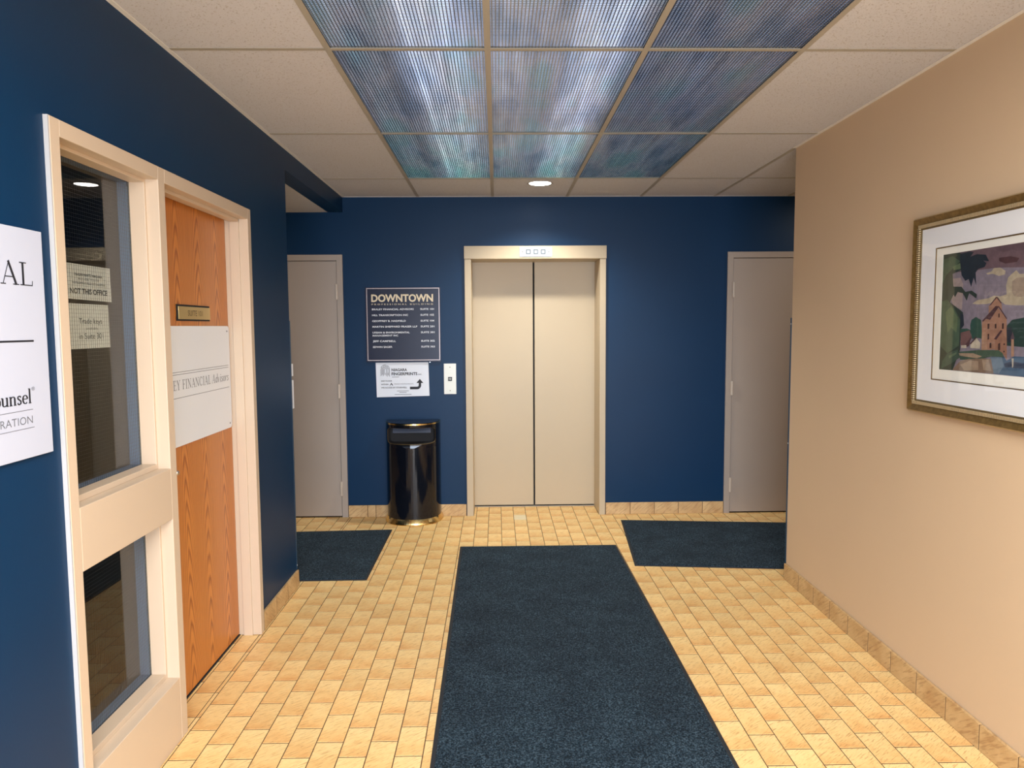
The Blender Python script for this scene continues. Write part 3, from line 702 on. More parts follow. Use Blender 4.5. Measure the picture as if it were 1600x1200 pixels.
for i in range(6):                      # fingerprint ridges
    r0 = 78-i*13.5; w_ = 3.2
    pts = [(252+(r0)*math.cos(math.radians(a)), 195-(r0)*math.sin(math.radians(a))) for a in range(0, 181, 12)]
    low = 330-(i % 3)*14
    pts = [(pts[0][0], low)] + [(pts[0][0], 262)] + pts + [(pts[-1][0], 262), (pts[-1][0], low-10)]
    for j, (p, q) in enumerate(zip(pts, pts[1:])):
        if (j+i*3) % 9 == 7: continue
        dx, dy = q[0]-p[0], q[1]-p[1]; l = math.hypot(dx, dy) or 1; ox, oy = -dy/l*w_, dx/l*w_
        b.poly([F.P(nx(u_), nz(v_), 0.0006+0.00001*i) for u_, v_ in ((p[0]+ox, p[1]+oy), (q[0]+ox, q[1]+oy), (q[0]-ox, q[1]-oy), (p[0]-ox, p[1]-oy))])
b.build('fingerprint_logo', M_GREYP, N)
out = [(690, 512), (820, 512)] + [(820+27*math.sin(math.radians(a)), 485+27*math.cos(math.radians(a))) for a in range(0, 91, 18)] + [(847, 447), (805, 447), (868, 375), (930, 447), (890, 447)] + [(820+70*math.sin(math.radians(a)), 488+70*math.cos(math.radians(a))) for a in range(90, -1, -15)] + [(690, 558)]
b = MB(); b.poly([F.P(nx(x), nz(y), 0.0007) for x, y in out]); b.build('arrow', M_BLACK, N)
for (a_, c_) in ((0.002, -0.004), (0.415, -0.002)):
    pass

# ---- call plate and indicator
C_ = empty('call_plate', (-0.393, YW, 1.162)); tag(C_, 'narrow ivory elevator call plate with one dark button beside the notice', 'call panel')
MB().box(-0.444, -0.342, YW-0.005, YW-0.0005, 1.035, 1.290).build('plate', M_STEEL, C_, bevel=0.001)
F = Face((-0.393, YW-0.005, 1.162), (1, 0, 0), (0, -1, 0))
bt = rect(F, -0.016, 0.016, -0.016, 0.016, 0.0, 0.004).build('button', M_BLACK, C_, bevel=0.001)
b = MB()
for r_ in ((-0.009, 0.009, 0.005, 0.008), (-0.009, -0.006, -0.008, 0.008), (0.006, 0.009, -0.008, 0.008), (-0.002, 0.002, -0.008, 0.002)): rect(F, *r_, 0.0041, 0.0046, b)
b.build('button_mark', M_STEEL, bt)
for z in (0.098, -0.098): rect(F, -0.004, 0.004, z-0.003, z+0.003, 0, 0.0015).build('screw', M_GILTD, C_, bevel=0.001)
I_ = empty('floor_indicator', (0.324, YW-0.03, 2.204)); tag(I_, 'small white floor indicator plate with three square windows above the elevator doors', 'indicator')
MB().box(0.190, 0.458, YW-0.036, YW-0.0305, 2.163, 2.245).build('plate', M_INDIC, I_, bevel=0.001)
F = Face((0.324, YW-0.036, 2.204), (1, 0, 0), (0, -1, 0))
for k, ch in ((-0.061, '1'), (0.0, '2'), (0.061, '3')):
    b = MB(); s_ = 0.0175; w_ = 0.0045
    for r_ in ((k-s_, k+s_, s_-w_, s_), (k-s_, k+s_, -s_, -s_+w_), (k-s_, k-s_+w_, -s_+w_, s_-w_), (k+s_-w_, k+s_, -s_+w_, s_-w_)): rect(F, *r_, 0, 0.002, b)
    b.build('window_frame', M_BLACK, I_); rect(F, k-s_+w_, k+s_-w_, -s_+w_, s_-w_, 0, 0.0006).build('window_lens', M_INDIC, I_)
for k in (-0.108, 0.108): rect(F, k-0.003, k+0.003, -0.003, 0.003, 0, 0.001).build('screw', M_GILTD, I_)

# ---- sign on the left wall
G_ = empty('wall_sign', (XL, 1.62, 1.56)); tag(G_, 'white board sign with dark serif lettering on the navy wall at the left edge', 'sign')
F = Face((XL+0.012, 0.0, 0.0), (0, 1, 0), (1, 0, 0))
MB().box(XL+0.001, XL+0.012, 1.12, 2.033, 1.256, 1.860).build('board', M_SIGNL, G_, bevel=0.001)
serif(F, 'FINANCIAL', 1.990, 1.711, 0.060, M_BLACK, G_, track=0.04, condense=1.45, bold=1.1)
rect(F, 1.20, 1.974, 1.5625, 1.5675, 0, 0.0004).build('rule', M_BLACK, G_)
serif(F, 'Counsel', 1.950, 1.4005, 0.0375, M_BLACK, G_, bold=1.4, track=-0.02, condense=1.28)
text(F, '®', 1.952, 1.966, 1.433, 1.443, M_GREYP, G_, 0.0)
rect(F, 1.28, 1.954, 1.3825, 1.384, 0, 0.0004).build('rule', M_GREYP, G_); rect(F, 1.28, 1.956, 1.3345, 1.336, 0, 0.0004).build('rule', M_GREYP, G_)
text(F, 'CORPORATION', 1.700, 1.950, 1.347, 1.368, M_GREYP, G_, -0.008)

# ---- sign on the oak door, nameplate
K_ = empty('door_sign', (XLF, 3.26, 1.35)); tag(K_, 'white board sign with grey serif lettering mounted on the oak door', 'sign')
bx = MB(); yy0, yy1, zz0, zz1, rr = 2.84, 3.683, 1.097, 1.606, 0.02
pts = []
for (cy, cz, a0) in ((yy1-rr, zz1-rr, 0), (yy0+rr, zz1-rr, 90), (yy0+rr, zz0+rr, 180), (yy1-rr, zz0+rr, 270)):
    for k in range(5): a = math.radians(a0+22.5*k); pts.append((XLF+0.001, cy+rr*math.cos(a), cz+rr*math.sin(a)))
bx.prism(pts, (0.006, 0, 0)); bx.build('board', M_SIGNW, K_)
F = Face((XLF+0.007, 0, 0), (0, 1, 0), (1, 0, 0))
serif(F, 'BRALEY FINANCIAL', 3.432, 1.336, 0.041, M_GREYP, K_, condense=1.1, track=0.08)
serif(F, 'Advisors', 3.655, 1.336, 0.041, M_GREYP, K_, condense=1.1, track=0.07, shear=0.18, bold=0.9)
for z in (1.411, 1.401, 1.302): rect(F, 2.87, 3.660, z-0.001, z+0.001, 0, 0.0003).build('rule', M_GREYP, K_)
for (y_, z_) in ((3.655, 1.580), (3.655, 1.120), (2.865, 1.580), (2.865, 1.120)): rect(F, y_-0.004, y_+0.004, z_-0.004, z_+0.004, 0, 0.001).build('screw', M_GREYP, K_)
P_ = empty('nameplate', (XLF, 3.28, 1.66)); tag(P_, 'small brass suite number plate in a dark holder on the oak door', 'nameplate')
F = Face((XLF, 0, 0), (0, 1, 0), (1, 0, 0))
rect(F, 3.103, 3.452, 1.628, 1.698, 0.001, 0.005).build('holder', M_DARK, P_)
rect(F, 3.113, 3.452, 1.635, 1.690, 0.005, 0.008).build('plate', M_GOLDPL, P_, bevel=0.001)
text(F, 'SUITE 101', 3.205, 3.362, 1.650, 1.676, M_GILTD, P_, 0.0, d=0.0085)

# ---- notes behind the sidelight glass
F = Face((-1.356, 0, 0), (0, 1, 0), (1, 0, 0))
def note(name, label, y0, y1, z0, z1, lines, skew=0.0):
    e = empty(name, (-1.356, (y0+y1)/2, (z0+z1)/2)); tag(e, label, 'note', 'paper notes taped behind the sidelight glass')
    b = MB(); b.prism([F.P(y0, z0, 0), F.P(y1, z0-skew, 0), F.P(y1-0.002, z1, 0), F.P(y0, z1, 0)], (-0.0008, 0, 0)); b.build('paper', M_PAPER, e)
    for t_, a0, a1, b0, b1, bo in lines: text(F, t_, a0, a1, b0, b1, M_BLACK, e, bo)
note('note', 'white paper note reading NOT THIS OFFICE behind the upper sidelight glass', 2.30, 2.601, 1.693, 1.806,
     [('NOT THIS OFFICE', 2.352, 2.573, 1.710, 1.729, 0.02), ('FINGERPRINTS NIAGARA', 2.380, 2.545, 1.768, 1.777, 0.01), ('PRESS HERE TO ENTER', 2.400, 2.525, 1.755, 1.762, -0.01), ('FOR FINGERPRINTS PLEASE GO TO RECEPTION', 2.368, 2.560, 1.742, 1.748, 0.0)], 0.004)
note('note', 'white paper note reading Trade keys in Suite 301, lower of the two behind the glass', 2.34, 2.578, 1.531, 1.678,
     [('Trade keys', 2.393, 2.530, 1.613, 1.632, 0.0), ('available', 2.432, 2.502, 1.594, 1.602, 0.0), ('in Suite 301', 2.390, 2.534, 1.563, 1.583, 0.0)])

# ------------------------------------------------------------------ waste bin
B_ = empty('waste_bin', (-0.70, 5.90, 0)); tag(B_, 'half-round black waste bin with brass rim and base against the navy wall', 'bin')
BX, BYb, BW, BD = -0.700, 6.030, 0.222, 0.275
def bp(a, z, s_=1.0, grow=0.0):         # point on the half-round front; a from -1 to 1
    th = a*math.pi/2
    x = BX+(BW+grow)*math.copysign(abs(math.sin(th))**0.90, th); y = BYb-(BD+grow)*(max(0, math.cos(th))**0.78)*s_
    return (x, y, z)
NA = 48
def band(z0, z1, g0, g1, name, mat, parent, lidz=None):
    b = MB()
    for i in range(NA):
        a, c = -1+2*i/NA, -1+2*(i+1)/NA
        b.poly([bp(a, z0, 1, g0), bp(c, z0, 1, g0), bp(c, z1, 1, g1), bp(a, z1, 1, g1)])
    return b.build(name, mat, parent, smooth=True)
ZO0, ZO1 = 0.640, 0.795                # front panel with the opening
# body below the opening
b = MB()
def shell(b, z0, z1, steps=1, g=0.0):
    for k in range(steps):
        za, zb = z0+(z1-z0)*k/steps, z0+(z1-z0)*(k+1)/steps
        for i in range(NA):
            a, c = -1+2*i/NA, -1+2*(i+1)/NA
            b.poly([bp(a, za, 1, g), bp(c, za, 1, g), bp(c, zb, 1, g), bp(a, zb, 1, g)])
shell(b, 0.045, 0.625)
b.poly([bp(-1, 0.045), bp(-1, 0.812), bp(1, 0.812), bp(1, 0.045)])
# ring round the opening: superellipse hole in (a, z)
zc0, zc1 = 0.625, 0.812; hc, hh, ha = 0.722, 0.066, 0.66
M_ = 96
def hole(t): c, s_ = math.cos(t), math.sin(t); return (ha*math.copysign(abs(c)**0.35, c), hc+hh*math.copysign(abs(s_)**0.35, s_))
def outer(t):
    c, s_ = math.cos(t), math.sin(t); hz = (zc1-zc0)/2; m = max(abs(c), abs(s_)); return (c/m, (zc0+zc1)/2+hz*s_/m)
R_ = 8
for i in range(M_):
    t0, t1 = 2*math.pi*i/M_, 2*math.pi*(i+1)/M_
    h0, h1, o0, o1 = hole(t0), hole(t1), outer(t0), outer(t1)
    for k in range(R_):
        f0, f1 = k/R_, (k+1)/R_
        L = lambda h, o, f: (h[0]+(o[0]-h[0])*f, h[1]+(o[1]-h[1])*f)
        q = [L(h0, o0, f0), L(h1, o1, f0), L(h1, o1, f1), L(h0, o0, f1)]
        b.poly([bp(max(-1, min(1, a_)), z_) for a_, z_ in q])
body = b.build('body', M_BLACKG, B_, smooth=True, fix=True)
b = MB()
for i in range(M_):
    h0, h1 = hole(2*math.pi*i/M_), hole(2*math.pi*(i+1)/M_)
    b.poly([bp(h0[0], h0[1], 1, 0.0015), bp(h1[0], h1[1], 1, 0.0015), bp(h1[0]*0.985, hc+(h1[1]-hc)*0.95, 0.97, 0.0), bp(h0[0]*0.985, hc+(h0[1]-hc)*0.95, 0.97, 0.0)])
b.build('opening_rim', M_GILTD, B_, smooth=True)
b = MB()
for i in range(M_):
    h0, h1 = hole(2*math.pi*i/M_), hole(2*math.pi*(i+1)/M_)
    p0, p1 = bp(h0[0], h0[1], 0.97), bp(h1[0], h1[1], 0.97)
    q0 = (BX+(p0[0]-BX)*0.9, max(p0[1], BYb-0.13), p0[2]+0.004); q1 = (BX+(p1[0]-BX)*0.9, max(p1[1], BYb-0.13), p1[2]+0.004)
    b.poly([p0, p1, q1, q0]); b.poly([q0, q1, (BX, BYb-0.12, hc)])
b.build('opening_throat', M_DARK, B_)
fl = plain('bin_flap', (0.10, 0.12, 0.17, 1), 0.2, metal=0.3)
b = MB(); b.prism([(BX-0.155, BYb-0.155, 0.735), (BX+0.155, BYb-0.155, 0.735), (BX+0.155, BYb-0.14, 0.782), (BX-0.155, BYb-0.14, 0.782)], (0, 0.004, 0)); b.build('inner_flap', fl, B_, bevel=0.006)
b = MB()
shell(b, 0.812, 0.822, 1, 0.003)
b.poly([bp(-1+2*i/NA, 0.822, 1, 0.003) for i in range(NA+1)]); b.build('top_rim', M_BRASS, B_, smooth=False)
b = MB(); b.prism([bp(-1+2*i/NA, 0.8222, 0.975, -0.004) for i in range(NA+1)], (0, 0, 0.003)); b.build('lid', M_BLACKG, B_)
b = MB()
prof = [(0.000, 0.016), (0.006, 0.020), (0.020, 0.016), (0.036, 0.008), (0.047, 0.001)]
for (z0, g0), (z1, g1) in zip(prof, prof[1:]):
    for i in range(NA):
        a, c = -1+2*i/NA, -1+2*(i+1)/NA
        b.poly([bp(a, z0, 1, g0), bp(c, z0, 1, g0), bp(c, z1, 1, g1), bp(a, z1, 1, g1)])
b.build('base_ring', M_BRASS, B_, smooth=True)

# ------------------------------------------------------------------ floor mats
def floor_mat(name, label, pts, z=0.0):
    e = empty(name, (sum(p[0] for p in pts)/4, sum(p[1] for p in pts)/4, 0)); tag(e, label, 'mat', 'charcoal blue carpet mats on the tile floor')
    c = Vector((sum(p[0] for p in pts)/4, sum(p[1] for p in pts)/4)); P2 = [Vector(p) for p in pts]
    def inset(d):
        r = []
        for i in range(4):
            a, b_, q = P2[i-1], P2[i], P2[(i+1) % 4]; e1 = (a-b_).normalized(); e2 = (q-b_).normalized(); r.append(b_+(e1+e2)*d)
        return r
    o0, o1, o2 = inset(0.0), inset(0.003), inset(0.018)
    b = MB()
    for i in range(4):
        j = (i+1) % 4
        b.poly([(*o0[i], 0.0005), (*o0[j], 0.0005), (*o1[j], 0.004), (*o1[i], 0.004)]); b.poly([(*o1[i], 0.004), (*o1[j], 0.004), (*o2[j], 0.0045), (*o2[i], 0.0045)])
    b.poly([(*p, 0.0005) for p in o0]); b.build('rubber_edge', M_MATBASE, e)
    b = MB(); o3 = inset(0.016); o4 = inset(0.020)
    b.poly([(*p, 0.009) for p in o4])
    for i in range(4):
        j = (i+1) % 4; b.poly([(*o3[i], 0.0045), (*o3[j], 0.0045), (*o4[j], 0.009), (*o4[i], 0.009)])
    b.build('pile', M_CARPET, e); return e
floor_mat('floor_mat', 'long charcoal blue carpet mat running down the middle of the hall toward the elevator', [(-0.279, 5.170), (-0.245, 1.25), (0.866, 1.25), (0.858, 5.166)])
floor_mat('floor_mat', 'small charcoal blue carpet mat in front of the taupe door beyond the navy corner', [(-2.35, 5.575), (-2.35, 4.475), (-0.835, 4.496), (-0.837, 5.637)])
floor_mat('floor_mat', 'charcoal blue carpet mat in front of the taupe door right of the elevator', [(1.007, 5.840), (0.906, 4.701), (2.50, 4.532), (2.60, 5.675)])

# ------------------------------------------------------------------ corner guards and corridor notices
g = empty('corner_guard', (XR, YR, 0)); tag(g, 'thin dark blue corner guard strip on the end of the tan wall', 'corner guard')
MB().box(XR-0.001, XR+0.06, YR+0.001, YR+0.022, 0.10, 1.637).build('strip', M_GUARD, g, bevel=0.001)
for z in (1.60, 0.86): screw(g, (XR-0.001, YR+0.012, z), (-1, 0, 0), 0.005, M_LITEDGE_SCREW)
g = empty('corner_guard', (XL, YL, 0)); tag(g, 'thin dark blue corner guard strip on the end of the navy wall', 'corner guard')
MB().box(XL-0.06, XL+0.001, YL+0.001, YL+0.016, 0.10, 1.637).build('strip', M_GUARD, g, bevel=0.001)
screw(g, (XL+0.001, YL+0.008, 0.125), (1, 0, 0), 0.005, M_LITEDGE_SCREW)
for z0, z1, lab in ((1.30, 1.375, 'upper small white paper sliver at the navy wall corner'), (1.10, 1.275, 'lower white paper sliver at the navy wall corner')):
    b = MB(); b.box(XL-0.18, XL-0.002, YL+0.020, YL+0.060, z0, z1); o = b.build('paper_sheet', M_WHITE); tag(o, lab, 'paper', 'papers beyond the left corner')

# ------------------------------------------------------------------ framed picture
Q_ = empty('framed_picture', (XR, 2.61, 1.63)); tag(Q_, 'gilt framed matted landscape print of a mill on the tan wall', 'picture')
PY0, PY1, PZ0, PZ1 = 2.125, 3.095, 1.224, 2.038; XP = XR-0.034
def ringbox(y0, y1, z0, z1, w_, xa, xb, mat, name, bevel=0.0, parent=None, split=True):
    """mitred four-sided moulding; profile from depth xa (outer edge) to xb (inner edge)"""
    parent = parent or Q_
    O = [(y0, z0), (y1, z0), (y1, z1), (y0, z1)]; I = [(y0+w_, z0+w_), (y1-w_, z0+w_), (y1-w_, z1-w_), (y0+w_, z1-w_)]
    for i in range(4):
        j = (i+1) % 4; b = MB()
        fr = [(xa, *O[i]), (xa, *O[j]), (xb, *I[j]), (xb, *I[i])]; bk = [(XR-0.004, *O[i]), (XR-0.004, *O[j]), (XR-0.004, *I[j]), (XR-0.004, *I[i])]
        n = len(b.v); b.v += fr+bk
        for q in ((0, 1, 2, 3), (7, 6, 5, 4), (0, 4, 5, 1), (1, 5, 6, 2), (2, 6, 7, 3), (3, 7, 4, 0)): b.f.append(q); b.m.append(0)
        b.build(name, mat, parent, bevel=bevel)
ringbox(PY0, PY1, PZ0, PZ1, 0.006, XP+0.006, XP+0.002, M_GILT2, 'outer_lip')
ringbox(PY0+0.006, PY1-0.006, PZ0+0.006, PZ1-0.006, 0.024, XP-0.002, XP+0.008, M_GILT, 'moulding')
ringbox(PY0+0.030, PY1-0.030, PZ0+0.030, PZ1-0.030, 0.018, XP+0.006, XP+0.010, M_GILTD, 'bead_channel')
ringbox(PY0+0.048, PY1-0.048, PZ0+0.048, PZ1-0.048, 0.007, XP+0.008, XP+0.014, M_GILTD, 'inner_lip')
# small ribbed ornament along the channel: one joined part
b = MB()
def rib(cy, cz, vert):
    l, t_ = 0.0068, 0.0026
    if vert: b.box(XP+0.001, XP+0.008, cy-l, cy+l, cz-t_, cz+t_)
    else: b.box(XP+0.001, XP+0.008, cy-t_, cy+t_, cz-l, cz+l)
e0 = 0.039
n = int((PY1-PY0-2*e0)/0.0088)
for i in range(n+1):
    y_ = PY0+e0+(PY1-PY0-2*e0)*i/n; rib(y_, PZ0+e0, False); rib(y_, PZ1-e0, False)
n = int((PZ1-PZ0-2*e0)/0.0088)
for i in range(1, n):
    z_ = PZ0+e0+(PZ1-PZ0-2*e0)*i/n; rib(PY0+e0, z_, True); rib(PY1-e0, z_, True)
o = b.build('ribbed_ornament', M_GILT2, Q_); o['kind'] = 'stuff'
M_MATB = plain('mat_board', (0.92, 0.93, 0.95, 1), 0.8); M_MATC = plain('inner_mat_board', (0.92, 0.91, 0.84, 1), 0.8)
MI = 0.055
def flatring(y0, y1, z0, z1, iy0, iy1, iz0, iz1, x, mat, name):
    b = MB(); O = [(y0, z0), (y1, z0), (y1, z1), (y0, z1)]; I = [(iy0, iz0), (iy1, iz0), (iy1, iz1), (iy0, iz1)]
    for i in range(4):
        j = (i+1) % 4
        b.poly([(x, *O[i]), (x, *O[j]), (x, *I[j]), (x, *I[i])]); b.poly([(x, *I[i]), (x, *I[j]), (x+0.003, *I[j]), (x+0.003, *I[i])])
    return b.build(name, mat, Q_)
flatring(PY0+MI-0.004, PY1-MI+0.004, PZ0+MI-0.004, PZ1-MI+0.004, 2.265, 2.948, 1.366, 1.902, XR-0.0220, M_MATB, 'mat_board')
flatring(2.266, 2.947, 1.367, 1.901, 2.270, 2.943, 1.371, 1.897, XR-0.0216, M_GILT, 'mat_fillet')
flatring(2.262, 2.950, 1.364, 1.904, 2.310, 2.900, 1.412, 1.870, XR-0.0190, M_MATC, 'inner_mat')
MB().box(XR-0.008, XR-0.003, PY0+0.01, PY1-0.01, PZ0+0.01, PZ1-0.01).build('backing', M_MATBASE, Q_)
ART=[
 ('mauve_dark',[(2900, 1870),(2454, 1870),(2447, 1775),(2575, 1794),(2692, 1794),(2790, 1792),(2900, 1800)]),
 ('plum',[(2607, 1869),(2454, 1868),(2452, 1844),(2489, 1844),(2514, 1851),(2552, 1846),(2592, 1857)]),
 ('plum_deep',[(2577, 1828),(2519, 1829),(2475, 1818),(2486, 1806),(2543, 1805),(2576, 1817)]),
 ('lilac',[(2837, 1795),(2692, 1792),(2575, 1793),(2447, 1774),(2435, 1589),(2776, 1580),(2828, 1660)]),
 ('blush',[(2844, 1771),(2788, 1772),(2771, 1746),(2772, 1649),(2820, 1660),(2865, 1727)]),
 ('cream',[(2642, 1778),(2614, 1783),(2601, 1794),(2568, 1793),(2541, 1780),(2543, 1767),(2573, 1764),(2607, 1774),(2634, 1773)]),
 ('cream',[(2529, 1697),(2534, 1728),(2526, 1755),(2508, 1767),(2487, 1778),(2471, 1764),(2446, 1758),(2439, 1654),(2476, 1657),(2533, 1661),(2553, 1671),(2586, 1672),(2634, 1666),(2691, 1667),(2713, 1670),(2685, 1682),(2622, 1687),(2595, 1695),(2561, 1691)]),
 ('buff',[(2504, 1704),(2506, 1740),(2482, 1752),(2452, 1750),(2442, 1693),(2465, 1685),(2490, 1688)]),
 ('forest',[(2521, 1587),(2497, 1607),(2467, 1611),(2453, 1633),(2439, 1658),(2429, 1511),(2517, 1517)]),
 ('forest_mid',[(2719, 1590),(2713, 1609),(2688, 1620),(2658, 1608),(2646, 1538),(2668, 1542),(2704, 1537),(2715, 1565)]),
 ('forest_mid',[(2783, 1575),(2737, 1577),(2714, 1570),(2711, 1532),(2780, 1530)]),
 ('brick_roof',[(2774, 1560),(2721, 1570),(2705, 1541),(2732, 1509),(2771, 1513)]),
 ('plum_deep',[(2744, 1514),(2716, 1541),(2709, 1544),(2721, 1510),(2732, 1507)]),
 ('ivory',[(2713, 1505),(2711, 1522),(2683, 1544),(2656, 1523),(2658, 1502),(2709, 1503)]),
 ('plum_deep',[(2718, 1519),(2683, 1547),(2677, 1543),(2710, 1517)]),
 ('ivory',[(2767, 1511),(2737, 1514),(2736, 1502),(2766, 1502)]),
 ('tan_house',[(2649, 1497),(2652, 1606),(2620, 1613),(2572, 1653),(2523, 1612),(2513, 1468),(2541, 1494),(2582, 1502)]),
 ('tan_light',[(2649, 1497),(2651, 1561),(2627, 1566),(2616, 1501)]),
 ('tan_house',[(2620, 1659),(2581, 1688),(2553, 1666),(2548, 1641),(2565, 1653),(2618, 1631)]),
 ('plum_deep',[(2620, 1657),(2584, 1690),(2574, 1690),(2609, 1661)]),
 ('plum_deep',[(2584, 1690),(2574, 1690),(2552, 1668),(2556, 1666)]),
 ('plum_deep',[(2651, 1606),(2582, 1658),(2565, 1655),(2609, 1608),(2630, 1613),(2647, 1601)]),
 ('plum_deep',[(2572, 1658),(2563, 1655),(2520, 1612),(2525, 1611)]),
 ('tan_mid',[(2576, 1500),(2577, 1534),(2545, 1567),(2517, 1540),(2512, 1468),(2534, 1490)]),
 ('plum_deep',[(2584, 1539),(2550, 1572),(2541, 1569),(2571, 1537)]),
 ('window_dark',[(2621, 1594),(2611, 1595),(2611, 1576),(2620, 1575)]),
 ('window_dark',[(2582, 1593),(2574, 1594),(2573, 1578),(2581, 1577)]),
 ('window_dark',[(2545, 1595),(2536, 1596),(2535, 1576),(2544, 1576)]),
 ('window_dark',[(2618, 1557),(2610, 1558),(2609, 1538),(2617, 1537)]),
 ('window_dark',[(2566, 1630),(2560, 1631),(2559, 1617),(2565, 1616)]),
 ('window_dark',[(2605, 1525),(2596, 1526),(2594, 1507),(2604, 1506)]),
 ('window_dark',[(2560, 1523),(2550, 1526),(2548, 1501),(2559, 1500)]),
 ('window_dark',[(2533, 1524),(2525, 1525),(2525, 1519),(2533, 1519)]),
 ('window_dark',[(2532, 1498),(2525, 1499),(2524, 1494),(2531, 1493)]),
 ('forest_deep',[(2521, 1580),(2496, 1582),(2490, 1549),(2492, 1527),(2516, 1531)]),
 ('tan_light',[(2495, 1540),(2482, 1540),(2477, 1481),(2491, 1480)]),
 ('plum',[(2499, 1540),(2490, 1567),(2477, 1541)]),
 ('water',[(2593, 1464),(2541, 1494),(2513, 1464),(2476, 1481),(2427, 1481),(2423, 1413),(2576, 1415)]),
 ('water_light',[(2600, 1469),(2580, 1483),(2540, 1483),(2525, 1445),(2549, 1417),(2583, 1416)]),
 ('water_deep',[(2525, 1454),(2487, 1463),(2450, 1453),(2461, 1442),(2518, 1441)]),
 ('ivory',[(2458, 1510),(2450, 1510),(2447, 1469),(2456, 1468)]),
 ('ivory',[(2488, 1474),(2478, 1474),(2478, 1447),(2483, 1440)]),
 ('grass',[(2785, 1486),(2665, 1497),(2555, 1500),(2534, 1490),(2527, 1476),(2594, 1476),(2635, 1467),(2767, 1456)]),
 ('rock_light',[(2781, 1481),(2693, 1484),(2642, 1474),(2670, 1466),(2745, 1470),(2780, 1473)]),
 ('rock',[(2816, 1413),(2767, 1452),(2722, 1461),(2635, 1467),(2593, 1467),(2576, 1415),(2689, 1413)]),
 ('rock_light',[(2766, 1437),(2706, 1457),(2662, 1456),(2660, 1423),(2741, 1416)]),
 ('rock_light',[(2641, 1462),(2606, 1464),(2586, 1423),(2632, 1425)]),
 ('leaf_deep',[(2900, 1870),(2795, 1869),(2767, 1804),(2837, 1790),(2824, 1710),(2846, 1680),(2764, 1639),(2753, 1590),(2775, 1570),(2770, 1496),(2812, 1413),(2900, 1412)]),
 ('leaf_mid',[(2900, 1683),(2863, 1691),(2812, 1649),(2778, 1609),(2779, 1511),(2849, 1478),(2900, 1507)]),
 ('leaf_light',[(2872, 1641),(2837, 1665),(2794, 1619),(2798, 1560),(2831, 1580),(2854, 1559)]),
 ('leaf_mid',[(2900, 1851),(2842, 1860),(2793, 1836),(2838, 1810),(2878, 1788),(2900, 1754)]),
 ('leaf_light',[(2839, 1818),(2792, 1828),(2738, 1819),(2791, 1806),(2830, 1804)]),
 ('leaf_navy',[(2795, 1863),(2741, 1867),(2715, 1862),(2733, 1847),(2696, 1853),(2646, 1846),(2627, 1821),(2659, 1826),(2641, 1815),(2650, 1802),(2685, 1798),(2699, 1785),(2692, 1737),(2709, 1767),(2721, 1734),(2738, 1764),(2757, 1758),(2781, 1781),(2792, 1826)]),
 ('leaf_deep',[(2866, 1742),(2843, 1761),(2826, 1740),(2778, 1737),(2754, 1716),(2717, 1719),(2686, 1704),(2689, 1689),(2731, 1710),(2744, 1682),(2769, 1712),(2800, 1718),(2815, 1699),(2841, 1725),(2856, 1711)]),
 ('leaf_navy',[(2779, 1639),(2760, 1629),(2753, 1590),(2775, 1575)]),
 ('grass',[(2849, 1478),(2786, 1495),(2768, 1466),(2822, 1439),(2886, 1415),(2880, 1446)]),
 ('grass_light',[(2840, 1468),(2793, 1485),(2792, 1478),(2835, 1458)]),
]

PAL = dict(mauve_dark=(120, 96, 104), plum=(108, 84, 92), plum_deep=(88, 56, 60), lilac=(148, 138, 152), blush=(182, 164, 160), cream=(198, 184, 158), buff=(172, 154, 136), forest=(34, 66, 60), forest_mid=(48, 88, 74),
  brick_roof=(126, 92, 88), ivory=(214, 204, 182), tan_house=(176, 132, 108), tan_light=(190, 150, 122), tan_mid=(164, 120, 98), window_dark=(72, 44, 40), forest_deep=(40, 46, 60), water=(66, 98, 128), water_light=(110, 132, 150),
  water_deep=(30, 48, 78), grass=(74, 98, 78), rock_light=(178, 154, 128), rock=(146, 120, 98), leaf_deep=(50, 64, 50), leaf_mid=(80, 104, 78), leaf_light=(110, 130, 92), leaf_navy=(28, 42, 54), grass_light=(110, 132, 100))
pal_names = list(PAL); pm = [plain('print_'+n_, rgb(*PAL[n_]), 0.7, vs=45, var=0.55) for n_ in pal_names]
b = MB(); x_ = XR-0.0165
b.poly([(x_, 2.305, 1.407), (x_, 2.905, 1.407), (x_, 2.905, 1.875), (x_, 2.305, 1.875)], pal_names.index('lilac'))
for i, (n_, pl) in enumerate(ART):
    x_ -= 0.00003
    b.poly([(x_, (2310 if y_ < 2462 else y_)/1000, z_/1000) for y_, z_ in pl], pal_names.index(n_))
b.build('print', pm, Q_, fix=False)
MB().box(XR-0.0262, XR-0.0245, PY0+MI-0.002, PY1-MI+0.002, PZ0+MI-0.002, PZ1-MI+0.002).build('glass', M_PICGL, Q_)

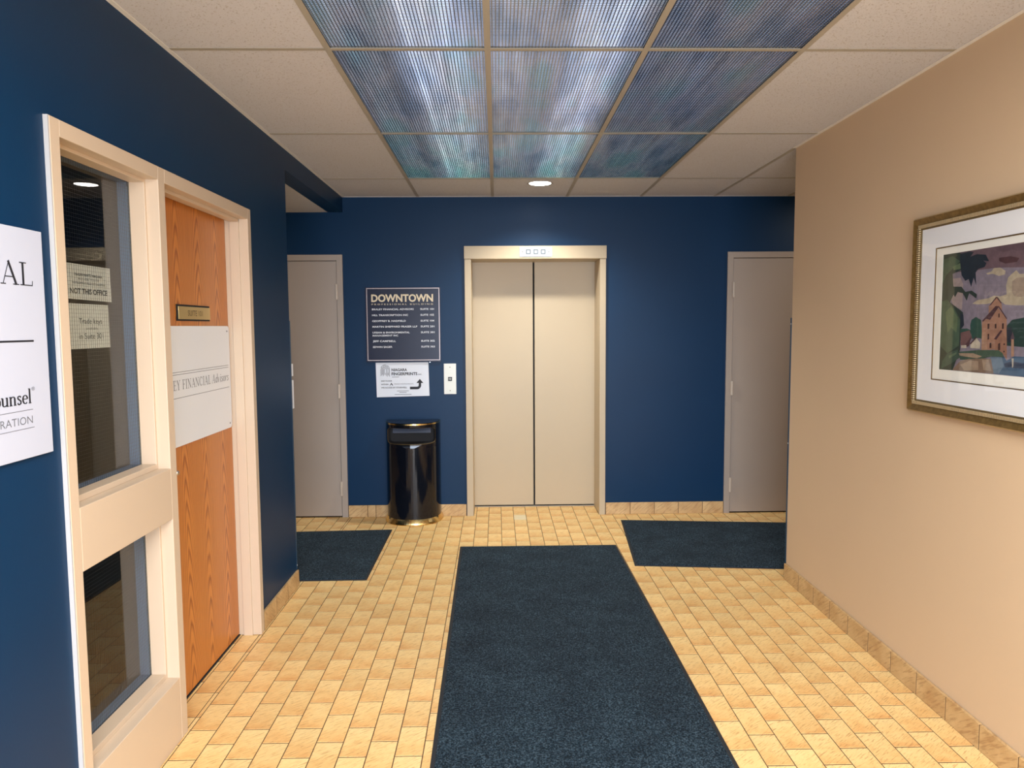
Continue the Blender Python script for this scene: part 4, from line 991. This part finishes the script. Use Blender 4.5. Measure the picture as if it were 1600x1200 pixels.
# ------------------------------------------------------------------ ceiling light panels
LENS = [m_lens('painted_glow_lens_west', 1.3, [(0.10, 0.20, 1.0), (0.02, 0.03, 0.6), (-0.20, 0.10, 0.18)], 0.31),
        m_lens('painted_glow_lens_middle', 7.7, [(0.13, 0.17, 1.1), (-0.22, 0.10, 0.15)], 0.31),
        m_lens('painted_glow_lens_east', 4.1, [(0.05, 0.25, 0.08)], 0.23)]
coln = ['left column', 'middle column', 'right column']; rown = ['nearest the elevator', 'midway along the ceiling', 'nearest the viewpoint']
pw, pd = 0.6096-TW, 1.2192-TW
lv = MB(); P = 0.0127
x = -pw/2+P/2
while x < pw/2: lv.box(x-0.0019, x+0.0019, -pd/2, pd/2, 0.0034, 0.0065); x += P
y = -pd/2+P/2
while y < pd/2: lv.box(-pw/2, pw/2, y-0.0009, y+0.0009, 0.0042, 0.0063); y += P
lvm = None
for c in range(3):
    for r in range(3):
        cx, cy = GX[1+c]+0.3048 if False else (-0.6368+0.6096*c+0.3048), (GY[r]+GY[r+1])/2
        e = empty('light_panel', (cx, cy, H)); tag(e, f'prismatic ceiling light panel in the {coln[c]} of three, {rown[r]}', 'ceiling light', 'prismatic light panels in the ceiling grid')
        if lvm is None:
            o = lv.build('prism_ribs', M_LOUV, None, fix=False); lvm = o.data; o.parent = e; o.location = (0, 0, 0)
        else:
            o = bpy.data.objects.new('prism_ribs', lvm); COL.objects.link(o); o.parent = e
        o['kind'] = 'stuff'
        MB().box(cx-pw/2, cx+pw/2, cy-pd/2, cy+pd/2, H+0.0068, H+0.0090).build('lens', LENS[c], e)
        MB().box(cx-pw/2, cx+pw/2, cy-pd/2, cy+pd/2, H+0.02, H+0.11).build('housing', M_HOUS, e)
# downlight
d_ = empty('downlight', (0.331, 5.503, H)); tag(d_, 'round recessed downlight shining in the ceiling tile before the elevator', 'downlight')
MB().lathe(0.331, 5.503, [(0.080, H+0.03), (0.082, H+0.001), (0.094, H-0.002), (0.098, H+0.0015)], 40).build('trim_ring', M_TRIMD, d_, smooth=True)
MB().lathe(0.331, 5.503, [(0, H+0.0005), (0.079, H+0.0005), (0.080, H+0.004), (0.0, H+0.004)], 40).build('lamp_lens', M_LIT, d_)
so.location = (0.331, 5.503, H-0.012)
